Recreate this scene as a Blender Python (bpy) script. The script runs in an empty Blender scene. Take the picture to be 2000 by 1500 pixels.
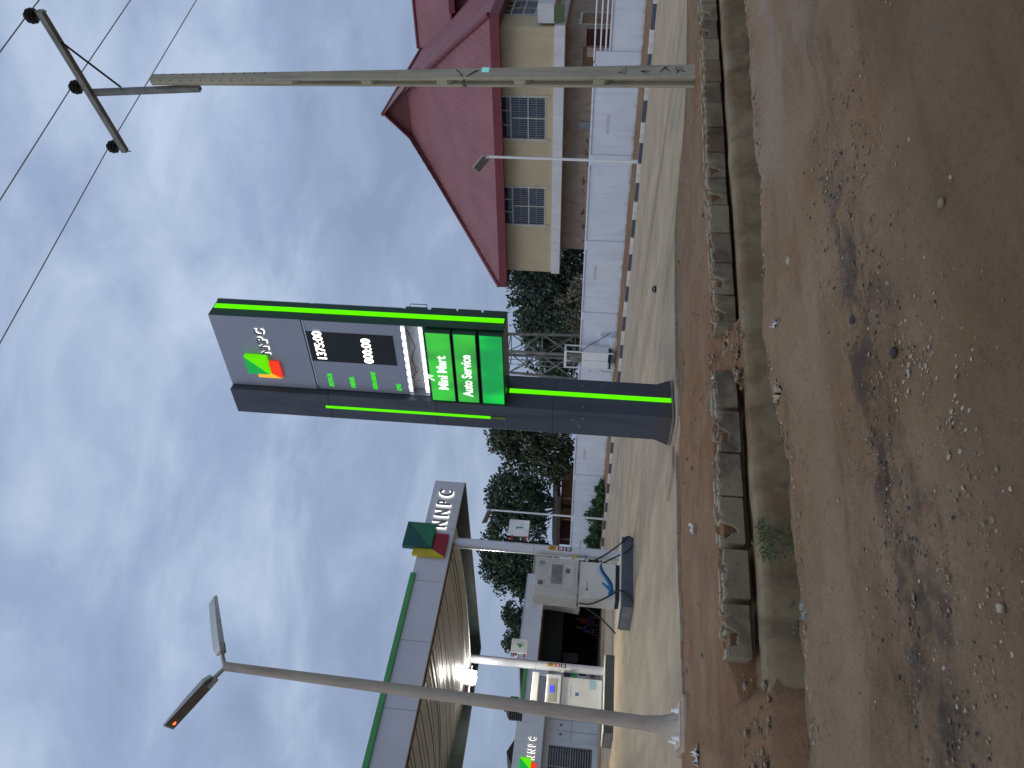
import bpy, bmesh, math, random
import numpy as np
from mathutils import Vector, Matrix, noise
R = math.radians
scene = bpy.context.scene
COL = scene.collection
random.seed(7)
rng = np.random.default_rng(7)

# ------------------------------------------------------------------ camera (phone held sideways)
pit, rol, EYE = R(5.7), math.atan(.062), 1.6
Fv = Vector((0, math.cos(pit), math.sin(pit)))
Rv = Vector((1, 0, 0))
Dv = Vector((0, math.sin(pit), -math.cos(pit)))
eu = Rv * math.cos(rol) - Dv * math.sin(rol)
ev = Rv * math.sin(rol) + Dv * math.cos(rol)
cam = bpy.data.cameras.new('camera')
cam.sensor_width = 36.0
cam.lens = 27.0
cam.clip_start = .05
cam.clip_end = 3000
cam_o = bpy.data.objects.new('camera', cam)
COL.objects.link(cam_o)
cam_o.matrix_world = Matrix(((ev.x, eu.x, -Fv.x, 0), (ev.y, eu.y, -Fv.y, 0), (ev.z, eu.z, -Fv.z, EYE), (0, 0, 0, 1)))
scene.camera = cam_o

# ------------------------------------------------------------------ sky, sun, exposure
SUN_EL, SUN_AZ = R(58), R(222)
world = bpy.data.worlds.new('World')
scene.world = world
world.use_nodes = True
wn, wl = world.node_tree.nodes, world.node_tree.links
wn.clear()
w_out = wn.new('ShaderNodeOutputWorld')
w_bg = wn.new('ShaderNodeBackground')
w_bg.inputs['Strength'].default_value = .1
w_sky = wn.new('ShaderNodeTexSky')
w_sky.sky_type = 'NISHITA'
w_sky.sun_disc = False
w_sky.sun_elevation = SUN_EL
w_sky.sun_rotation = SUN_AZ
w_sky.air_density = 1.4
w_sky.dust_density = 2.0
w_tc = wn.new('ShaderNodeTexCoord')
w_sep = wn.new('ShaderNodeSeparateXYZ')
wl.new(w_tc.outputs['Generated'], w_sep.inputs[0])
def wmath(op, a, b=None):
    n = wn.new('ShaderNodeMath'); n.operation = op
    for i, v in enumerate((a, b)):
        if v is None: continue
        if isinstance(v, (int, float)): n.inputs[i].default_value = v
        else: wl.new(v, n.inputs[i])
    return n.outputs[0]
zz = wmath('ADD', wmath('MAXIMUM', w_sep.outputs['Z'], 0.0), .33)
w_cmb = wn.new('ShaderNodeCombineXYZ')
wl.new(wmath('DIVIDE', w_sep.outputs['X'], zz), w_cmb.inputs[0])
wl.new(wmath('DIVIDE', w_sep.outputs['Y'], zz), w_cmb.inputs[1])
w_map = wn.new('ShaderNodeMapping')
w_map.inputs['Rotation'].default_value = (0, 0, R(-35))
w_map.inputs['Scale'].default_value = (1.0, 1.22, 1)
wl.new(w_cmb.outputs[0], w_map.inputs[0])
def wnoise(scale, detail, rough, dist, off):
    m = wn.new('ShaderNodeMapping'); m.inputs['Location'].default_value = off
    wl.new(w_map.outputs[0], m.inputs[0])
    n = wn.new('ShaderNodeTexNoise')
    n.inputs['Scale'].default_value = scale; n.inputs['Detail'].default_value = detail
    n.inputs['Roughness'].default_value = rough; n.inputs['Distortion'].default_value = dist
    wl.new(m.outputs[0], n.inputs['Vector'])
    return n.outputs['Fac']
nA = wnoise(.85, 6, .48, .25, (3.1, 1.7, 0))
nB = wnoise(3.2, 8, .56, .45, (8.3, 4.4, 0))
mixn = wmath('ADD', wmath('MULTIPLY', nA, .47), wmath('MULTIPLY', nB, .53))
w_ramp = wn.new('ShaderNodeValToRGB')
e = w_ramp.color_ramp.elements
e[0].position = .39; e[0].color = (.265, .345, .51, 1)
e[1].position = .63; e[1].color = (.58, .68, .86, 1)
e2 = e.new(.50); e2.color = (.355, .45, .645, 1)
wl.new(mixn, w_ramp.inputs[0])
# paler, greyer air toward the horizon
hz = wn.new('ShaderNodeMapRange')
hz.inputs['From Min'].default_value = .0; hz.inputs['From Max'].default_value = .42
hz.inputs['To Min'].default_value = .8; hz.inputs['To Max'].default_value = 0.0
wl.new(w_sep.outputs['Z'], hz.inputs['Value'])
w_hm = wn.new('ShaderNodeMixRGB')
wl.new(hz.outputs[0], w_hm.inputs['Fac'])
wl.new(w_ramp.outputs[0], w_hm.inputs['Color1'])
w_hm.inputs['Color2'].default_value = (.265, .34, .495, 1)
w_mul = wn.new('ShaderNodeMixRGB'); w_mul.blend_type = 'MULTIPLY'; w_mul.inputs['Fac'].default_value = 1
w_mul.inputs['Color2'].default_value = (10, 10, 10, 1)
wl.new(w_hm.outputs[0], w_mul.inputs['Color1'])
w_mix = wn.new('ShaderNodeMixRGB'); w_mix.inputs['Fac'].default_value = .92
wl.new(w_sky.outputs[0], w_mix.inputs['Color1'])
wl.new(w_mul.outputs[0], w_mix.inputs['Color2'])
wl.new(w_mix.outputs[0], w_bg.inputs['Color'])
wl.new(w_bg.outputs[0], w_out.inputs[0])

sl = bpy.data.lights.new('sun', 'SUN')
sl.energy = .85
sl.angle = R(60)
sl.color = (1, .90, .76)
so = bpy.data.objects.new('sun', sl)
COL.objects.link(so)
sdir = Vector((math.sin(SUN_AZ) * math.cos(SUN_EL), math.cos(SUN_AZ) * math.cos(SUN_EL), math.sin(SUN_EL)))
so.rotation_euler = sdir.to_track_quat('Z', 'Y').to_euler()
so.location = sdir * 60

vs = scene.view_settings
vs.view_transform = 'Standard'; vs.look = 'None'; vs.exposure = 0; vs.gamma = 1; vs.use_curve_mapping = False

# ------------------------------------------------------------------ frames
ANG = R(42.3)
Nv = Vector((math.sin(ANG), math.cos(ANG), 0))      # site X: away to the right
Av = Vector((-math.cos(ANG), math.sin(ANG), 0))     # site Y: away to the left
K0 = Vector((13.6, 27.2, 0))
SROT = math.atan2(Nv.y, Nv.x)
def S(n, a, z=0): return K0 + Nv * n + Av * a + Vector((0, 0, z))
DROT = math.atan2(.53, .848)
dv = Vector((math.cos(DROT), math.sin(DROT), 0)); qv = Vector((-math.sin(DROT), math.cos(DROT), 0))
def Dp(s, p, z=0): return dv * s + qv * p + Vector((0, 0, z))

# ------------------------------------------------------------------ materials
def nt(name):
    m = bpy.data.materials.new(name); m.use_nodes = True
    return m, m.node_tree.nodes, m.node_tree.links, m.node_tree.nodes['Principled BSDF']
def mat(name, c, rough=.7, metal=0, var=.15, scale=3., bump=0., bscale=30., c2=None, stretch=(1, 1, 1), spec=.4, coat=0, detail=6):
    m, n, l, b = nt(name)
    b.inputs['Roughness'].default_value = rough
    b.inputs['Metallic'].default_value = metal
    b.inputs['Specular IOR Level'].default_value = spec
    b.inputs['Coat Weight'].default_value = coat
    tc = n.new('ShaderNodeTexCoord'); mp = n.new('ShaderNodeMapping'); mp.inputs['Scale'].default_value = stretch
    l.new(tc.outputs['Object'], mp.inputs[0])
    ns = n.new('ShaderNodeTexNoise'); ns.inputs['Scale'].default_value = scale; ns.inputs['Detail'].default_value = detail
    ns.inputs['Roughness'].default_value = .6
    l.new(mp.outputs[0], ns.inputs['Vector'])
    rp = n.new('ShaderNodeValToRGB')
    lo = tuple(x * (1 - var) for x in c) if c2 is None else c2
    hi = tuple(min(1, x * (1 + var)) for x in c) if c2 is None else c
    rp.color_ramp.elements[0].position = .32; rp.color_ramp.elements[1].position = .68
    rp.color_ramp.elements[0].color = (*lo, 1); rp.color_ramp.elements[1].color = (*hi, 1)
    l.new(ns.outputs['Fac'], rp.inputs[0]); l.new(rp.outputs[0], b.inputs['Base Color'])
    if bump:
        nb = n.new('ShaderNodeTexNoise'); nb.inputs['Scale'].default_value = bscale; nb.inputs['Detail'].default_value = 5
        l.new(mp.outputs[0], nb.inputs['Vector'])
        bp = n.new('ShaderNodeBump'); bp.inputs['Strength'].default_value = bump; bp.inputs['Distance'].default_value = .02
        l.new(nb.outputs['Fac'], bp.inputs['Height']); l.new(bp.outputs[0], b.inputs['Normal'])
    return m
def emis(name, c, s, base=(.02, .02, .02)):
    m, n, l, b = nt(name)
    b.inputs['Base Color'].default_value = (*base, 1); b.inputs['Specular IOR Level'].default_value = .05; b.inputs['Roughness'].default_value = .9
    b.inputs['Emission Color'].default_value = (*c, 1); b.inputs['Emission Strength'].default_value = s
    return m
def nodes_helper(n, l, vec):
    def noise_(scale, detail=6, rough=.6, stretch=(1, 1, 1), loc=(0, 0, 0), dist=0.):
        mp = n.new('ShaderNodeMapping'); mp.inputs['Scale'].default_value = stretch; mp.inputs['Location'].default_value = loc
        l.new(vec, mp.inputs[0])
        t = n.new('ShaderNodeTexNoise'); t.inputs['Scale'].default_value = scale; t.inputs['Detail'].default_value = detail
        t.inputs['Roughness'].default_value = rough; t.inputs['Distortion'].default_value = dist
        l.new(mp.outputs[0], t.inputs['Vector']); return t.outputs['Fac']
    def rng_(v, a, b, c=0., d=1., smooth=True):
        t = n.new('ShaderNodeMapRange'); t.interpolation_type = 'SMOOTHSTEP' if smooth else 'LINEAR'
        for k, x in zip(('From Min', 'From Max', 'To Min', 'To Max'), (a, b, c, d)): t.inputs[k].default_value = x
        l.new(v, t.inputs['Value']); return t.outputs[0]
    def mth(op, a, b=None):
        t = n.new('ShaderNodeMath'); t.operation = op
        for i, v in enumerate((a, b)):
            if v is None: continue
            if isinstance(v, (int, float)): t.inputs[i].default_value = v
            else: l.new(v, t.inputs[i])
        return t.outputs[0]
    def mix_(f, a, b, mode='MIX'):
        t = n.new('ShaderNodeMixRGB'); t.blend_type = mode
        for k, v in zip(('Fac', 'Color1', 'Color2'), (f, a, b)):
            if isinstance(v, (int, float)): t.inputs[k].default_value = v
            elif isinstance(v, tuple): t.inputs[k].default_value = (*v, 1)
            else: l.new(v, t.inputs[k])
        return t.outputs[0]
    def bump_(h, strength, dist, prev=None):
        t = n.new('ShaderNodeBump'); t.inputs['Strength'].default_value = strength; t.inputs['Distance'].default_value = dist
        l.new(h, t.inputs['Height'])
        if prev is not None: l.new(prev, t.inputs['Normal'])
        return t.outputs[0]
    return noise_, rng_, mth, mix_, bump_

def dirt_material(name, base, light, dark, red, tracks=True):
    m, n, l, b = nt(name)
    b.inputs['Specular IOR Level'].default_value = .25
    tc = n.new('ShaderNodeTexCoord'); vec = tc.outputs['Object']
    sep = n.new('ShaderNodeSeparateXYZ'); l.new(vec, sep.inputs[0])
    N_, G, M_, X, B = nodes_helper(n, l, vec)
    col = X(G(N_(.9, 5, .6), .35, .65), base, light)
    col = X(M_('MULTIPLY', G(N_(.55, 6, .62, loc=(4, 2, 0)), .42, .66), .75), col, red)
    # worn streaks along the ditch
    col = X(M_('MULTIPLY', G(N_(2.2, 5, .6, stretch=(.16, 1.3, 1)), .47, .7), .55), col, light)
    col = X(M_('MULTIPLY', G(N_(2.6, 6, .65, stretch=(.2, 1.2, 1), loc=(7, 3, 1)), .5, .72), .5), col, dark)
    if tracks:
        # the rut of burnt, oily debris
        wob = M_('MULTIPLY', M_('SUBTRACT', N_(.9, 4, .6, loc=(1, 9, 0)), .5), 1.1)
        pp = M_('ADD', sep.outputs['Y'], wob)
        band = M_('MULTIPLY', G(pp, 3.35, 3.62), G(pp, 4.12, 3.88))
        bs = M_('MULTIPLY', G(sep.outputs['X'], 5.4, 3.3), G(N_(3.2, 8, .72, stretch=(.6, 1, 1)), .44, .6))
        soot = M_('MULTIPLY', band, bs)
        col = X(M_('MULTIPLY', soot, .7), col, (.045, .04, .042))
        # grey smoothed lane beside the drain
        lane = M_('MULTIPLY', M_('MULTIPLY', G(sep.outputs['Y'], 4.5, 4.8), G(sep.outputs['Y'], 5.5, 5.2)), G(N_(1.2, 5, .55, stretch=(.3, 1, 1)), .32, .62))
        col = X(M_('MULTIPLY', lane, .6), col, (.34, .25, .165))
        grey = M_('MULTIPLY', G(sep.outputs['X'], 5.2, 7.2), G(N_(1.3, 5, .55, stretch=(.25, 1, 1), loc=(3, 0, 0)), .38, .6))
        col = X(M_('MULTIPLY', grey, .7), col, (.35, .29, .25))
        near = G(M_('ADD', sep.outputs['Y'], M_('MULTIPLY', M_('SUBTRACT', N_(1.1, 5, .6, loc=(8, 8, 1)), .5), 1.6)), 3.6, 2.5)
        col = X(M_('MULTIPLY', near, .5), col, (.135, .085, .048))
    else:
        col = X(M_('MULTIPLY', G(sep.outputs['X'], 6.2, 9.5), .75), col, X(G(N_(1.7, 5, .6), .35, .65), (.215, .145, .085), (.29, .205, .125)))
    fine = N_(26, 8, .75)
    col = X(M_('MULTIPLY', G(fine, .52, .72), .7), col, dark)
    col = X(M_('MULTIPLY', G(N_(60, 4, .7, loc=(2, 2, 2)), .60, .72), .5), col, (.34, .27, .20))
    col = X(M_('MULTIPLY', G(N_(34, 5, .7, stretch=(.5, 1, 1), loc=(9, 2, 2)), .58, .70), .6), col, dark)
    l.new(col, b.inputs['Base Color'])
    l.new(G(N_(1.5, 4, .6, loc=(5, 5, 5)), .3, .7, .75, .95), b.inputs['Roughness'])
    nb = B(N_(9, 8, .7), .75, .07)
    nb = B(fine, .9, .028, nb)
    nb = B(N_(85, 4, .7), .5, .008, nb)
    l.new(nb, b.inputs['Normal'])
    return m

def concrete_material(name, base, light, dark, streak=(1, 1, 1), stain=.5, zdirt=None, dirtcol=(.16, .12, .08), bump=.4, bs=40, wpos=False, mud=None):
    m, n, l, b = nt(name)
    b.inputs['Roughness'].default_value = .85; b.inputs['Specular IOR Level'].default_value = .3
    tc = n.new('ShaderNodeTexCoord'); vec = tc.outputs['Object']
    sep = n.new('ShaderNodeSeparateXYZ'); l.new(vec, sep.inputs[0])
    if wpos:
        geo = n.new('ShaderNodeNewGeometry'); vec = geo.outputs['Position']
    N_, G, M_, X, B = nodes_helper(n, l, vec)
    col = X(G(N_(.8, 6, .62), .32, .68), base, light)
    if mud: col = X(M_('MULTIPLY', G(N_(1.1, 7, .66, loc=(6, 2, 7), dist=.6), .44, .62), .85), col, mud)
    col = X(M_('MULTIPLY', G(N_(1.6, 7, .66, stretch=streak, loc=(3, 1, 4)), .46, .72), stain), col, dark)
    col = X(M_('MULTIPLY', G(N_(7, 7, .7, loc=(1, 1, 1)), .55, .75), stain * .7), col, dark)
    if name == 'forecourt_concrete':
        col = X(M_('MULTIPLY', G(N_(2.6, 4, .55, loc=(4, 8, 1)), .66, .74), .55), col, (.10, .085, .07))
        col = X(M_('MULTIPLY', G(N_(.35, 5, .6, stretch=(1, .07, 1), loc=(2, 5, 1), dist=.5), .56, .68), .5), col, dark)
        col = X(M_('MULTIPLY', G(N_(19, 3, .6), .62, .72), .35), col, dark)
    if zdirt:
        h = M_('ADD', sep.outputs['Z'], M_('MULTIPLY', M_('SUBTRACT', N_(2.5, 6, .65), .5), zdirt[2]))
        col = X(G(h, zdirt[1], zdirt[0]), col, dirtcol)
    l.new(col, b.inputs['Base Color'])
    nb = B(N_(bs, 6, .7), bump, .01)
    nb = B(N_(bs * .2, 5, .6), bump, .02, nb)
    l.new(nb, b.inputs['Normal'])
    return m

M = {}
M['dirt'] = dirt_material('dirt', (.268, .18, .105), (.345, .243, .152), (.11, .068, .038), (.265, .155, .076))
M['red_earth'] = dirt_material('red_earth', (.25, .145, .078), (.305, .192, .112), (.13, .072, .04), (.235, .11, .052), tracks=False)
M['far_earth'] = dirt_material('far_earth', (.20, .125, .075), (.27, .19, .12), (.1, .06, .04), (.2, .1, .055), tracks=False)
M['forecourt'] = concrete_material('forecourt_concrete', (.315, .255, .175), (.415, .34, .235), (.155, .125, .095), streak=(.7, .12, 1), stain=.42, bump=.25, bs=25)
M['drain'] = concrete_material('drain_concrete', (.205, .165, .098), (.255, .21, .13), (.085, .06, .034), streak=(1.4, .6, .5), stain=.8, dirtcol=(.12, .075, .045), zdirt=(-.95, -.45, .5), bump=.6, bs=18, mud=(.175, .115, .062))
M['block'] = concrete_material('sandcrete', (.235, .198, .128), (.29, .25, .165), (.075, .06, .042), stain=.85, bump=.7, bs=22, wpos=True, mud=(.15, .115, .075))
M['block_red'] = concrete_material('sandcrete_muddy', (.185, .14, .095), (.23, .175, .12), (.08, .055, .035), stain=.9, bump=.7, bs=22, wpos=True, mud=(.16, .10, .06))
M['mortar'] = concrete_material('mortar_crust', (.30, .26, .19), (.38, .33, .25), (.16, .12, .08), stain=.6, bump=.7, bs=30)
M['white_wall'] = concrete_material('white_wall_paint', (.60, .665, .765), (.67, .73, .82), (.50, .55, .62), streak=(2.2, 2.2, .35), stain=.55, zdirt=(-.02, .20, .4), dirtcol=(.42, .33, .23), bump=.15, bs=12)
M['kerb_white'] = concrete_material('kerb_white_paint', (.60, .60, .58), (.72, .72, .70), (.25, .22, .18), stain=.75, bump=.4, bs=20)
M['kerb_blue'] = concrete_material('kerb_dark_paint', (.075, .092, .125), (.10, .12, .155), (.05, .05, .055), stain=.5, bump=.4, bs=20)
M['yellow'] = concrete_material('yellow_plaster', (.50, .425, .275), (.555, .475, .32), (.40, .335, .21), streak=(3, 3, .6), stain=.3, bump=.25, bs=8)
M['brown_plaster'] = concrete_material('bare_plaster', (.33, .26, .205), (.40, .32, .255), (.2, .15, .115), streak=(3, 3, 1), stain=.6, bump=.5, bs=10)
M['band'] = concrete_material('pale_band_paint', (.62, .64, .66), (.70, .72, .74), (.40, .40, .38), streak=(3, 3, .5), stain=.4, bump=.1, bs=10)
M['bldg_white'] = concrete_material('station_white_paint', (.58, .61, .66), (.66, .69, .73), (.42, .44, .46), streak=(3, 3, .4), stain=.3, bump=.1, bs=10)
M['island'] = concrete_material('island_grey_paint', (.085, .105, .125), (.115, .135, .155), (.06, .065, .07), stain=.4, bump=.2, bs=20)
M['island_edge'] = concrete_material('island_edge_paint', (.55, .55, .48), (.66, .66, .58), (.3, .3, .26), stain=.5, bump=.2, bs=20)
M['pole_conc'] = concrete_material('pole_concrete', (.40, .375, .285), (.48, .45, .35), (.23, .21, .155), streak=(5, 5, .5), stain=.6, bump=.4, bs=30)
M['lamp_conc'] = concrete_material('lamp_pole_paint', (.42, .37, .31), (.49, .44, .37), (.29, .23, .18), streak=(5, 5, .6), stain=.7, bump=.2, bs=20)
M['foot_conc'] = concrete_material('footing_concrete', (.30, .235, .175), (.38, .30, .23), (.16, .105, .07), stain=.8, bump=.7, bs=14)
M['sign_dark'] = concrete_material('sign_charcoal_panel', (.060, .074, .096), (.072, .087, .110), (.032, .036, .042), streak=(2.5, 2.5, .35), stain=.55, bump=.05, bs=6, zdirt=(.1, .5, .5), dirtcol=(.085, .07, .055))
M['sign_dark'].node_tree.nodes['Principled BSDF'].inputs['Roughness'].default_value = .45
M['sign_grey'] = mat('sign_grey_panel', (.30, .335, .41), .45, .2, .05, 1.2)
M['sign_edge'] = mat('sign_green_edge', (.004, .055, .022), .45, 0, .2, 3)
M['sign_black'] = mat('led_screen_black', (.006, .007, .008), .35, 0, .1, 3)
M['lime'] = emis('lime_light_strip', (.13, 1.0, .0), 1.05, (.0, .01, .0))
M['lime_dim'] = mat('dead_strip_cover', (.12, .22, .02), .5)
M['lime_text'] = emis('lime_lettering', (.05, .95, .02), .9)
M['digit'] = emis('white_digits', (1, .97, .9), 4)
M['led'] = emis('white_tube', (.92, .95, 1), 7)
M['panel_green'] = None
M['black_frame'] = mat('black_frame', (.012, .015, .014), .5)
M['white_print'] = emis('lit_white_lettering', (.9, 1, .92), 1.25)
M['alu'] = mat('aluminium_trim', (.45, .47, .5), .35, .8, .1, 4)
M['alu_white'] = mat('white_cladding', (.66, .68, .72), .28, .25, .05, 1.0, stretch=(1, 1, .3))
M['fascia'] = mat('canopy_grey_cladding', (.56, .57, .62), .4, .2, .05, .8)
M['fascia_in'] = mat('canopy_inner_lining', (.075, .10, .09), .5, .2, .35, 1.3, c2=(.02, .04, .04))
M['green_trim'] = mat('green_trim_paint', (.075, .32, .115), .5, 0, .1, 2)
M['ceil'] = mat('ribbed_ceiling_steel', (.34, .335, .315), .45, .35, .15, 1.5, stretch=(4, .3, 1))
M['rib'] = mat('ceiling_seam', (.10, .095, .085), .5, .5)
M['e_teal'] = mat('emblem_dark_teal', (.004, .085, .075), .4)
M['e_green'] = mat('emblem_green', (.012, .16, .07), .4)
M['e_yellow'] = mat('emblem_yellow', (.52, .42, .02), .4)
M['e_red'] = mat('emblem_red', (.28, .008, .018), .4)
M['l_teal'] = emis('lit_emblem_green', (.01, .36, .06), .9, (.01, .2, .05))
M['l_green'] = emis('lit_emblem_lime', (.12, .72, .0), 1.0, (.05, .3, .01))
M['l_yellow'] = emis('lit_emblem_orange', (1, .46, .03), 1.0, (.4, .2, .02))
M['l_red'] = emis('lit_emblem_red', (.95, .05, .02), .9, (.4, .02, .01))
M['halo'] = emis('letter_back_light', (1, .97, .9), 2.2)
M['letter_face'] = mat('letter_steel_face', (.16, .165, .18), .35, .6)
M['white_paint'] = mat('white_paint', (.74, .76, .78), .4, 0, .05, 2)
M['white_dirty'] = concrete_material('grubby_white_panel', (.66, .645, .60), (.74, .725, .68), (.45, .42, .36), stain=.4, bump=.1, bs=10)
M['pump_white'] = mat('pump_white', (.78, .80, .80), .35, 0, .05, 2)
M['pump_grey'] = mat('pump_head_grey', (.60, .585, .535), .55, 0, .12, 2)
M['black'] = mat('black_rubber', (.012, .012, .014), .5, 0, .2, 4)
M['black_iron'] = mat('black_insulator', (.008, .008, .010), .3, 0, .2, 4)
M['steel_dark'] = mat('weathered_steel', (.20, .20, .18), .6, .2, .3, 4)
M['steel'] = mat('galvanised_steel', (.28, .29, .30), .5, .6, .2, 4)
M['wire'] = mat('aluminium_wire', (.34, .36, .40), .5, .4)
M['cable'] = mat('dark_cable', (.02, .02, .022), .6)
M['screen'] = mat('dark_display', (.035, .04, .05), .25, 0, .2, 4)
M['screen_beige'] = mat('display_bezel_beige', (.42, .42, .36), .4)
M['blue_led'] = emis('blue_display', (.05, .07, 1), 1.6)
M['blue'] = mat('blue_print', (.03, .19, .42), .4)
M['pale_blue'] = mat('pale_blue_print', (.42, .62, .70), .4)
M['navy'] = mat('navy_print', (.012, .025, .06), .4)
M['red'] = mat('red_print', (.42, .03, .025), .5)
M['red_faded'] = mat('faded_red_stencil', (.52, .36, .35), .8, 0, .2, 9)
M['yellow_p'] = mat('yellow_plastic', (.55, .38, .02), .4)
M['print_white'] = mat('printed_white', (.84, .86, .87), .5)
M['print_green'] = mat('printed_green', (.05, .40, .13), .5)
M['roof_in'] = mat('soffit_maroon', (.12, .03, .035), .6)
M['glass'] = mat('dark_window_glass', (.035, .045, .065), .12, 0, .3, 1.5, spec=.6)
M['frame_cream'] = mat('cream_window_frame', (.48, .49, .44), .5)
M['bars'] = mat('window_bars', (.30, .32, .36), .5, .1)
M['shade_in'] = mat('painted_interior_shade', (.010, .011, .014), .8, 0, .3, 2)  # shade of the unlit bay and rooms put into the colour
M['grey_in'] = mat('shadowed_interior_panel', (.035, .038, .04), .8, 0, .3, 1)  # shaded grey inside the bay put into the colour
M['maroon'] = mat('maroon_curtain', (.06, .012, .014), .8, 0, .4, 5)
M['pink'] = mat('pink_cloth', (.42, .30, .30), .8, 0, .3, 4)
M['tank'] = mat('black_plastic_tank', (.008, .009, .012), .45)
M['led_panel'] = mat('lamp_grid_panel', (.15, .128, .105), .6, .1, .3, 14)
M['lamp_body'] = mat('lamp_aluminium', (.40, .43, .42), .45, .4, .1, 5)
M['red_led'] = emis('red_indicator', (1, .1, .02), 4)
M['timber'] = mat('weathered_timber', (.16, .10, .06), .8, 0, .4, 4, stretch=(1, 8, 1))
M['rust_roof'] = mat('rusty_sheet', (.045, .035, .032), .7, .1, .5, 2)
M['tan_wall'] = mat('tan_shed_wall', (.27, .17, .08), .8, 0, .4, 2)
M['bark'] = mat('bark', (.075, .06, .045), .9, 0, .35, 9, bump=.6, bscale=18)
M['litter_white'] = mat('white_litter', (.62, .64, .66), .6, 0, .15, 20)
M['litter_blue'] = mat('blue_litter', (.17, .22, .235), .5, 0, .3, 20)
M['stone'] = mat('grit_stone', (.215, .165, .115), .9, 0, .45, 9, bump=.5, bscale=60)
M['stone_pale'] = mat('pale_grit_stone', (.33, .28, .22), .9, 0, .35, 9, bump=.5, bscale=60)
M['stone_dark'] = mat('cinder_lump', (.05, .045, .045), .85, 0, .5, 7)
M['skin'] = mat('skin', (.12, .055, .03), .55, 0, .1, 5)
M['red_cloth'] = mat('red_shirt', (.30, .015, .015), .85, 0, .15, 9)
M['blue_cloth'] = mat('blue_shirt', (.02, .035, .13), .85, 0, .15, 9)
M['violet_cloth'] = mat('violet_trousers', (.06, .04, .13), .85, 0, .15, 9)
M['dark_cloth'] = mat('dark_trousers', (.02, .02, .028), .85, 0, .15, 9)
M['hair'] = mat('hair', (.006, .005, .005), .8)

def leaf_material(name, c, c2, rough=.55, sc=.9):
    m, n, l, b = nt(name)
    b.inputs['Roughness'].default_value = rough
    tc = n.new('ShaderNodeTexCoord')
    N_, G, M_, X, B = nodes_helper(n, l, tc.outputs['Object'])
    col = X(G(N_(sc, 3, .6), .35, .65), c, c2)
    col = X(M_('MULTIPLY', G(N_(9, 2, .6), .4, .7), .6), col, tuple(x * .55 for x in c))
    l.new(col, b.inputs['Base Color'])
    b.inputs['Transmission Weight'].default_value = 0
    return m
M['leaf_dark'] = leaf_material('dark_leaves', (.020, .052, .026), (.042, .085, .040))
M['leaf_blue'] = leaf_material('dull_green_leaves', (.030, .062, .042), (.06, .10, .065))
M['leaf_brown'] = leaf_material('olive_leaves', (.032, .058, .026), (.062, .088, .04))
M['leaf_pale'] = leaf_material('pale_dry_leaves', (.13, .125, .085), (.24, .21, .15))
M['leaf_bush'] = leaf_material('hedge_leaves', (.022, .075, .025), (.04, .12, .04), sc=2)
M['leaf_weed'] = leaf_material('weed_leaves', (.06, .11, .04), (.15, .19, .09), sc=9)
M['grass'] = leaf_material('grass_blades', (.04, .085, .022), (.075, .12, .04), sc=6)

def green_panel_material(name, hot, cold):
    # printed acrylic over two tubes: a translucent face that gives off light unevenly
    m, n, l, b = nt(name)
    tc = n.new('ShaderNodeTexCoord')
    N_, G, M_, X, B = nodes_helper(n, l, tc.outputs['Object'])
    f = G(N_(1.6, 2, .4, stretch=(1, 1, .5)), .36, .62)
    col = X(f, cold, hot)
    l.new(col, b.inputs['Emission Color']); b.inputs['Emission Strength'].default_value = .92
    b.inputs['Base Color'].default_value = (.01, .09, .03, 1); b.inputs['Roughness'].default_value = .3
    return m
M['panel_green'] = green_panel_material('lit_green_acrylic', (.045, .60, .035), (.03, .26, .035))
M['panel_green2'] = green_panel_material('lit_emerald_acrylic', (.0, .72, .06), (.0, .32, .06))

def roof_material():
    m, n, l, b = nt('maroon_long_span_roofing')
    b.inputs['Roughness'].default_value = .5; b.inputs['Specular IOR Level'].default_value = .45
    tc = n.new('ShaderNodeTexCoord'); vec = tc.outputs['Object']
    N_, G, M_, X, B = nodes_helper(n, l, vec)
    col = X(G(N_(.6, 5, .6), .3, .7), (.20, .078, .088), (.25, .105, .115))
    col = X(M_('MULTIPLY', G(N_(3, 6, .7), .5, .75), .4), col, (.16, .06, .064))
    l.new(col, b.inputs['Base Color'])
    return m
M['roof'] = roof_material()
M['roof_trim'] = mat('maroon_fascia_board', (.17, .035, .045), .5, 0, .12, 2)

def wrap_material():
    m, n, l, b = nt('cloudy_plastic_wrap')
    tc = n.new('ShaderNodeTexCoord')
    N_, G, M_, X, B = nodes_helper(n, l, tc.outputs['Object'])
    b.inputs['Base Color'].default_value = (.62, .62, .56, 1)
    b.inputs['Roughness'].default_value = .12
    b.inputs['Specular IOR Level'].default_value = .8
    l.new(G(N_(2.2, 2, .5, stretch=(1, 1, .5)), .35, .7, .12, .45), b.inputs['Alpha'])
    l.new(B(N_(4, 3, .55, stretch=(1, 1, .45), dist=1.5), .8, .09), b.inputs['Normal'])
    return m
M['wrap'] = wrap_material()

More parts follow.
